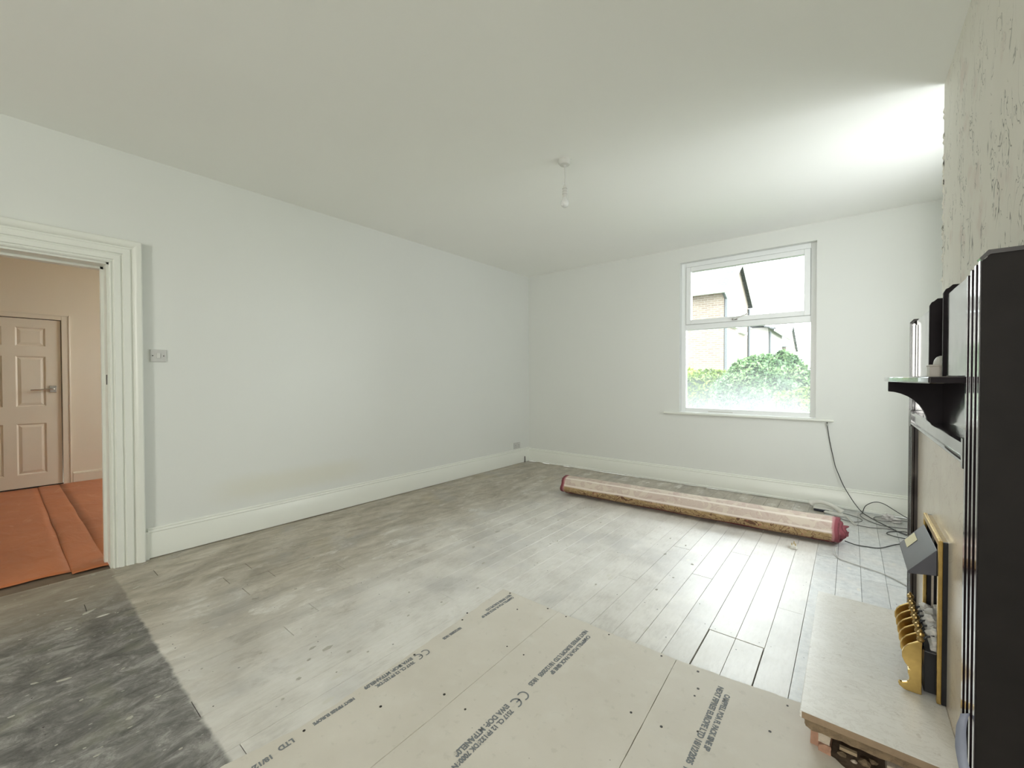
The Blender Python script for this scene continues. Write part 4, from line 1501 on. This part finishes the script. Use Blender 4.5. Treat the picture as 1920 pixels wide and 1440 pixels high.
def shrub(name, label, cat, c, rad, n, size, mat, seed, pw=2.0):
    root = thing(name, label, cat, (c[0], c[1], GZ))

    def fn(r):
        while True:
            v = r.normal(size=3)
            v /= np.linalg.norm(v)
            if v[2] > -.55 and v[1] < .6:
                break
        k = (abs(v[0]) ** pw + abs(v[1]) ** pw + abs(v[2]) ** pw) ** (-1 / pw)
        nz = noise.noise(Vector((v[0] * 2.3 + seed, v[1] * 2.3, v[2] * 2.3)))
        nz2 = noise.noise(Vector((v[0] * 7 + seed, v[1] * 7, v[2] * 7)))
        q = k * (1 + .10 * nz + .07 * nz2) * (1 - .13 * r.random() ** 2)
        return np.array([c[0] + v[0] * rad[0] * q, c[1] + v[1] * rad[1] * q, c[2] + v[2] * rad[2] * q]), v
    me = leaves(n, fn, size, seed)
    me.materials.append(M[mat])
    o = bpy.data.objects.new('foliage', me)
    C.objects.link(o)
    o.parent = root
    o.matrix_parent_inverse = root.matrix_basis.inverted()
    o['kind'] = 'stuff'
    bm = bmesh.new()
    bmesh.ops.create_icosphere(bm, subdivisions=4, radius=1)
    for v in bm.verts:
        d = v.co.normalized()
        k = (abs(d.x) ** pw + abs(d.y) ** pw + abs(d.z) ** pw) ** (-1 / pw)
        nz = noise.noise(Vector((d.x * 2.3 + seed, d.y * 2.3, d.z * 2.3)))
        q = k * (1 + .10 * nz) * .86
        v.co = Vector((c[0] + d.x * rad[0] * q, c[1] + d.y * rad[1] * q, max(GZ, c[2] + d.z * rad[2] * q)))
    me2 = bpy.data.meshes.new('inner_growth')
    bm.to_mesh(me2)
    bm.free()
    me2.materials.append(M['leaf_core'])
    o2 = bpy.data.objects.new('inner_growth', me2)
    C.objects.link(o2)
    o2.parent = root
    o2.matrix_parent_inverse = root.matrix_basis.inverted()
    MB().tube([(c[0], c[1], GZ), (c[0] + .04, c[1], GZ + .4), (c[0], c[1] + .05, c[2])], [.05, .04, .02], 8).build('stem', ['bark'], root)


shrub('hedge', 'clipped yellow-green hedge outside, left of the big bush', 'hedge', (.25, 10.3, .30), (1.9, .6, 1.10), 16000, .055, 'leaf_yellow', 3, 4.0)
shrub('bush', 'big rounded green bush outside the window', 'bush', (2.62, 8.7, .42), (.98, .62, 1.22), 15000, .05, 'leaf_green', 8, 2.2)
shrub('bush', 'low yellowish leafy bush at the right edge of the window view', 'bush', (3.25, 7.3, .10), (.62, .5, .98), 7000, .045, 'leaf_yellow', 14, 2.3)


# houses opposite
def roof_courses(m, x0, x1, y0, z0, y1, z1, n, over=.0):
    """stepped courses of tiles on a slope from (y0,z0) up to (y1,z1), running along x"""
    for i in range(n):
        ta, tb = i / n, (i + 1) / n
        ya, yb = y0 + (y1 - y0) * ta, y0 + (y1 - y0) * tb
        za, zb = z0 + (z1 - z0) * ta, z0 + (z1 - z0) * tb
        m.prism([(ya, za + .0), (ya, za + .05), (yb, zb + .015), (yb, zb - .03)], 0, x0, x1)


def far_window(root, x, y0, y1, z0, z1):
    f = MB().box(x - .02, x + .04, y0, y1, z0, z1).build('window', ['fascia'], root)
    ym = (y0 + y1) / 2
    for a_, b2 in ((y0 + .08, ym - .04), (ym + .04, y1 - .08)):
        MB().box(x + .04, x + .05, a_, b2, z0 + .08, z1 - .08).build('pane', ['winglass'], f)
    MB().box(x, x + .12, y0 - .08, y1 + .08, z0 - .10, z0).build('window_ledge', ['fascia'], root)


h1 = thing('house', 'nearest buff brick house with a gable and dark downpipes', 'house', (-4, 18.5, GZ), 'houses across the way')
hx, ha, hb, ez, rz_ = .23, 16.4, 20.9, 4.55, 5.95
MB().box(-9, hx, ha, hb, GZ, ez).prism([(ha, ez), (hb, ez), ((ha + hb) / 2, rz_)], 0, hx - .3, hx).build('wall', ['brick'], h1)
m = MB()
ym = (ha + hb) / 2
roof_courses(m, -9, hx + .18, ha - .35, ez - .22, ym, rz_ + .05, 16)
roof_courses(m, -9, hx + .18, hb + .35, ez - .22, ym, rz_ + .05, 16)
m.build('roof', ['slate'], h1)
MB().box(-9, hx + .2, ha - .45, ha - .33, ez - .33, ez - .15).build('gutter', ['fascia'], h1)
m = MB()
m.prism([(ha - .4, ez - .42), (ha - .4, ez - .10), (ym, rz_ + .14), (ym, rz_ - .20)], 0, hx + .16, hx + .22)
m.prism([(hb + .4, ez - .42), (hb + .4, ez - .10), (ym, rz_ + .14), (ym, rz_ - .20)], 0, hx + .16, hx + .22)
m.build('bargeboard', ['fascia'], h1)
MB().tube([(hx + .06, ha + .05, GZ), (hx + .06, ha + .05, ez - .5), (hx + .02, ha - .3, ez - .25)], .055, 8).build('downpipe', ['pipe'], h1)
MB().tube([(hx + .06, hb - .1, GZ), (hx + .06, hb - .1, ez - .3)], .05, 8).build('downpipe', ['pipe'], h1)
far_window(h1, hx, 16.95, 18.3, 3.25, 4.35)
far_window(h1, hx, 18.9, 20.0, 3.15, 4.35)
MB().lathe((-.35, ha - .02, 1.45), [(.09, 0), (.09, -.05), (.05, -.07)], 12, axis='y').build('vent', ['pipe'], h1)

h2 = thing('house', 'pale house with a low tiled roof beyond the brick gable', 'house', (-2, 23.5, GZ), 'houses across the way')
x2 = .9
MB().box(-4, x2, 21.6, 26.4, GZ, 3.48).build('wall', ['render_wall'], h2)
m = MB()
for i in range(12):
    ta, tb = i / 12, (i + 1) / 12
    xa, xb = x2 + .3 - 2.6 * ta, x2 + .3 - 2.6 * tb
    za, zb = 3.36 + 1.0 * ta, 3.36 + 1.0 * tb
    m.prism([(xa, za), (xa, za + .06), (xb, zb + .02), (xb, zb - .03)], 1, 21.4, 26.8)
m.build('roof', ['slate'], h2)
MB().box(x2 + .25, x2 + .36, 21.4, 26.8, 3.28, 3.46).build('gutter', ['fascia'], h2)
MB().tube([(x2 + .06, 21.75, GZ), (x2 + .06, 21.75, 3.3)], .05, 8).build('downpipe', ['pipe'], h2)
far_window(h2, x2, 22.3, 23.6, 1.9, 3.1)
far_window(h2, x2, 24.3, 25.6, 1.9, 3.1)

h3 = thing('house', 'farthest small grey-roofed house at the end of the row', 'house', (0, 34, GZ), 'houses across the way')
MB().box(-5, .62, 31, 37, GZ, 3.3).prism([(31, 3.3), (37, 3.3), (34, 4.7)], 0, .3, .6).build('wall', ['brick'], h3)
m = MB()
roof_courses(m, -5, .74, 30.7, 3.15, 34, 4.75, 14)
roof_courses(m, -5, .74, 37.3, 3.15, 34, 4.75, 14)
m.build('roof', ['slate'], h3)
MB().box(-.9, .2, 30.95, 31.02, 1.6, 2.6).build('window', ['winglass'], h3)
shrub('tree', 'distant pale green tree right of the far houses', 'tree', (6.5, 36, 2.4), (1.4, 1.4, 1.9), 3500, .10, 'leaf_green', 21, 2.0)
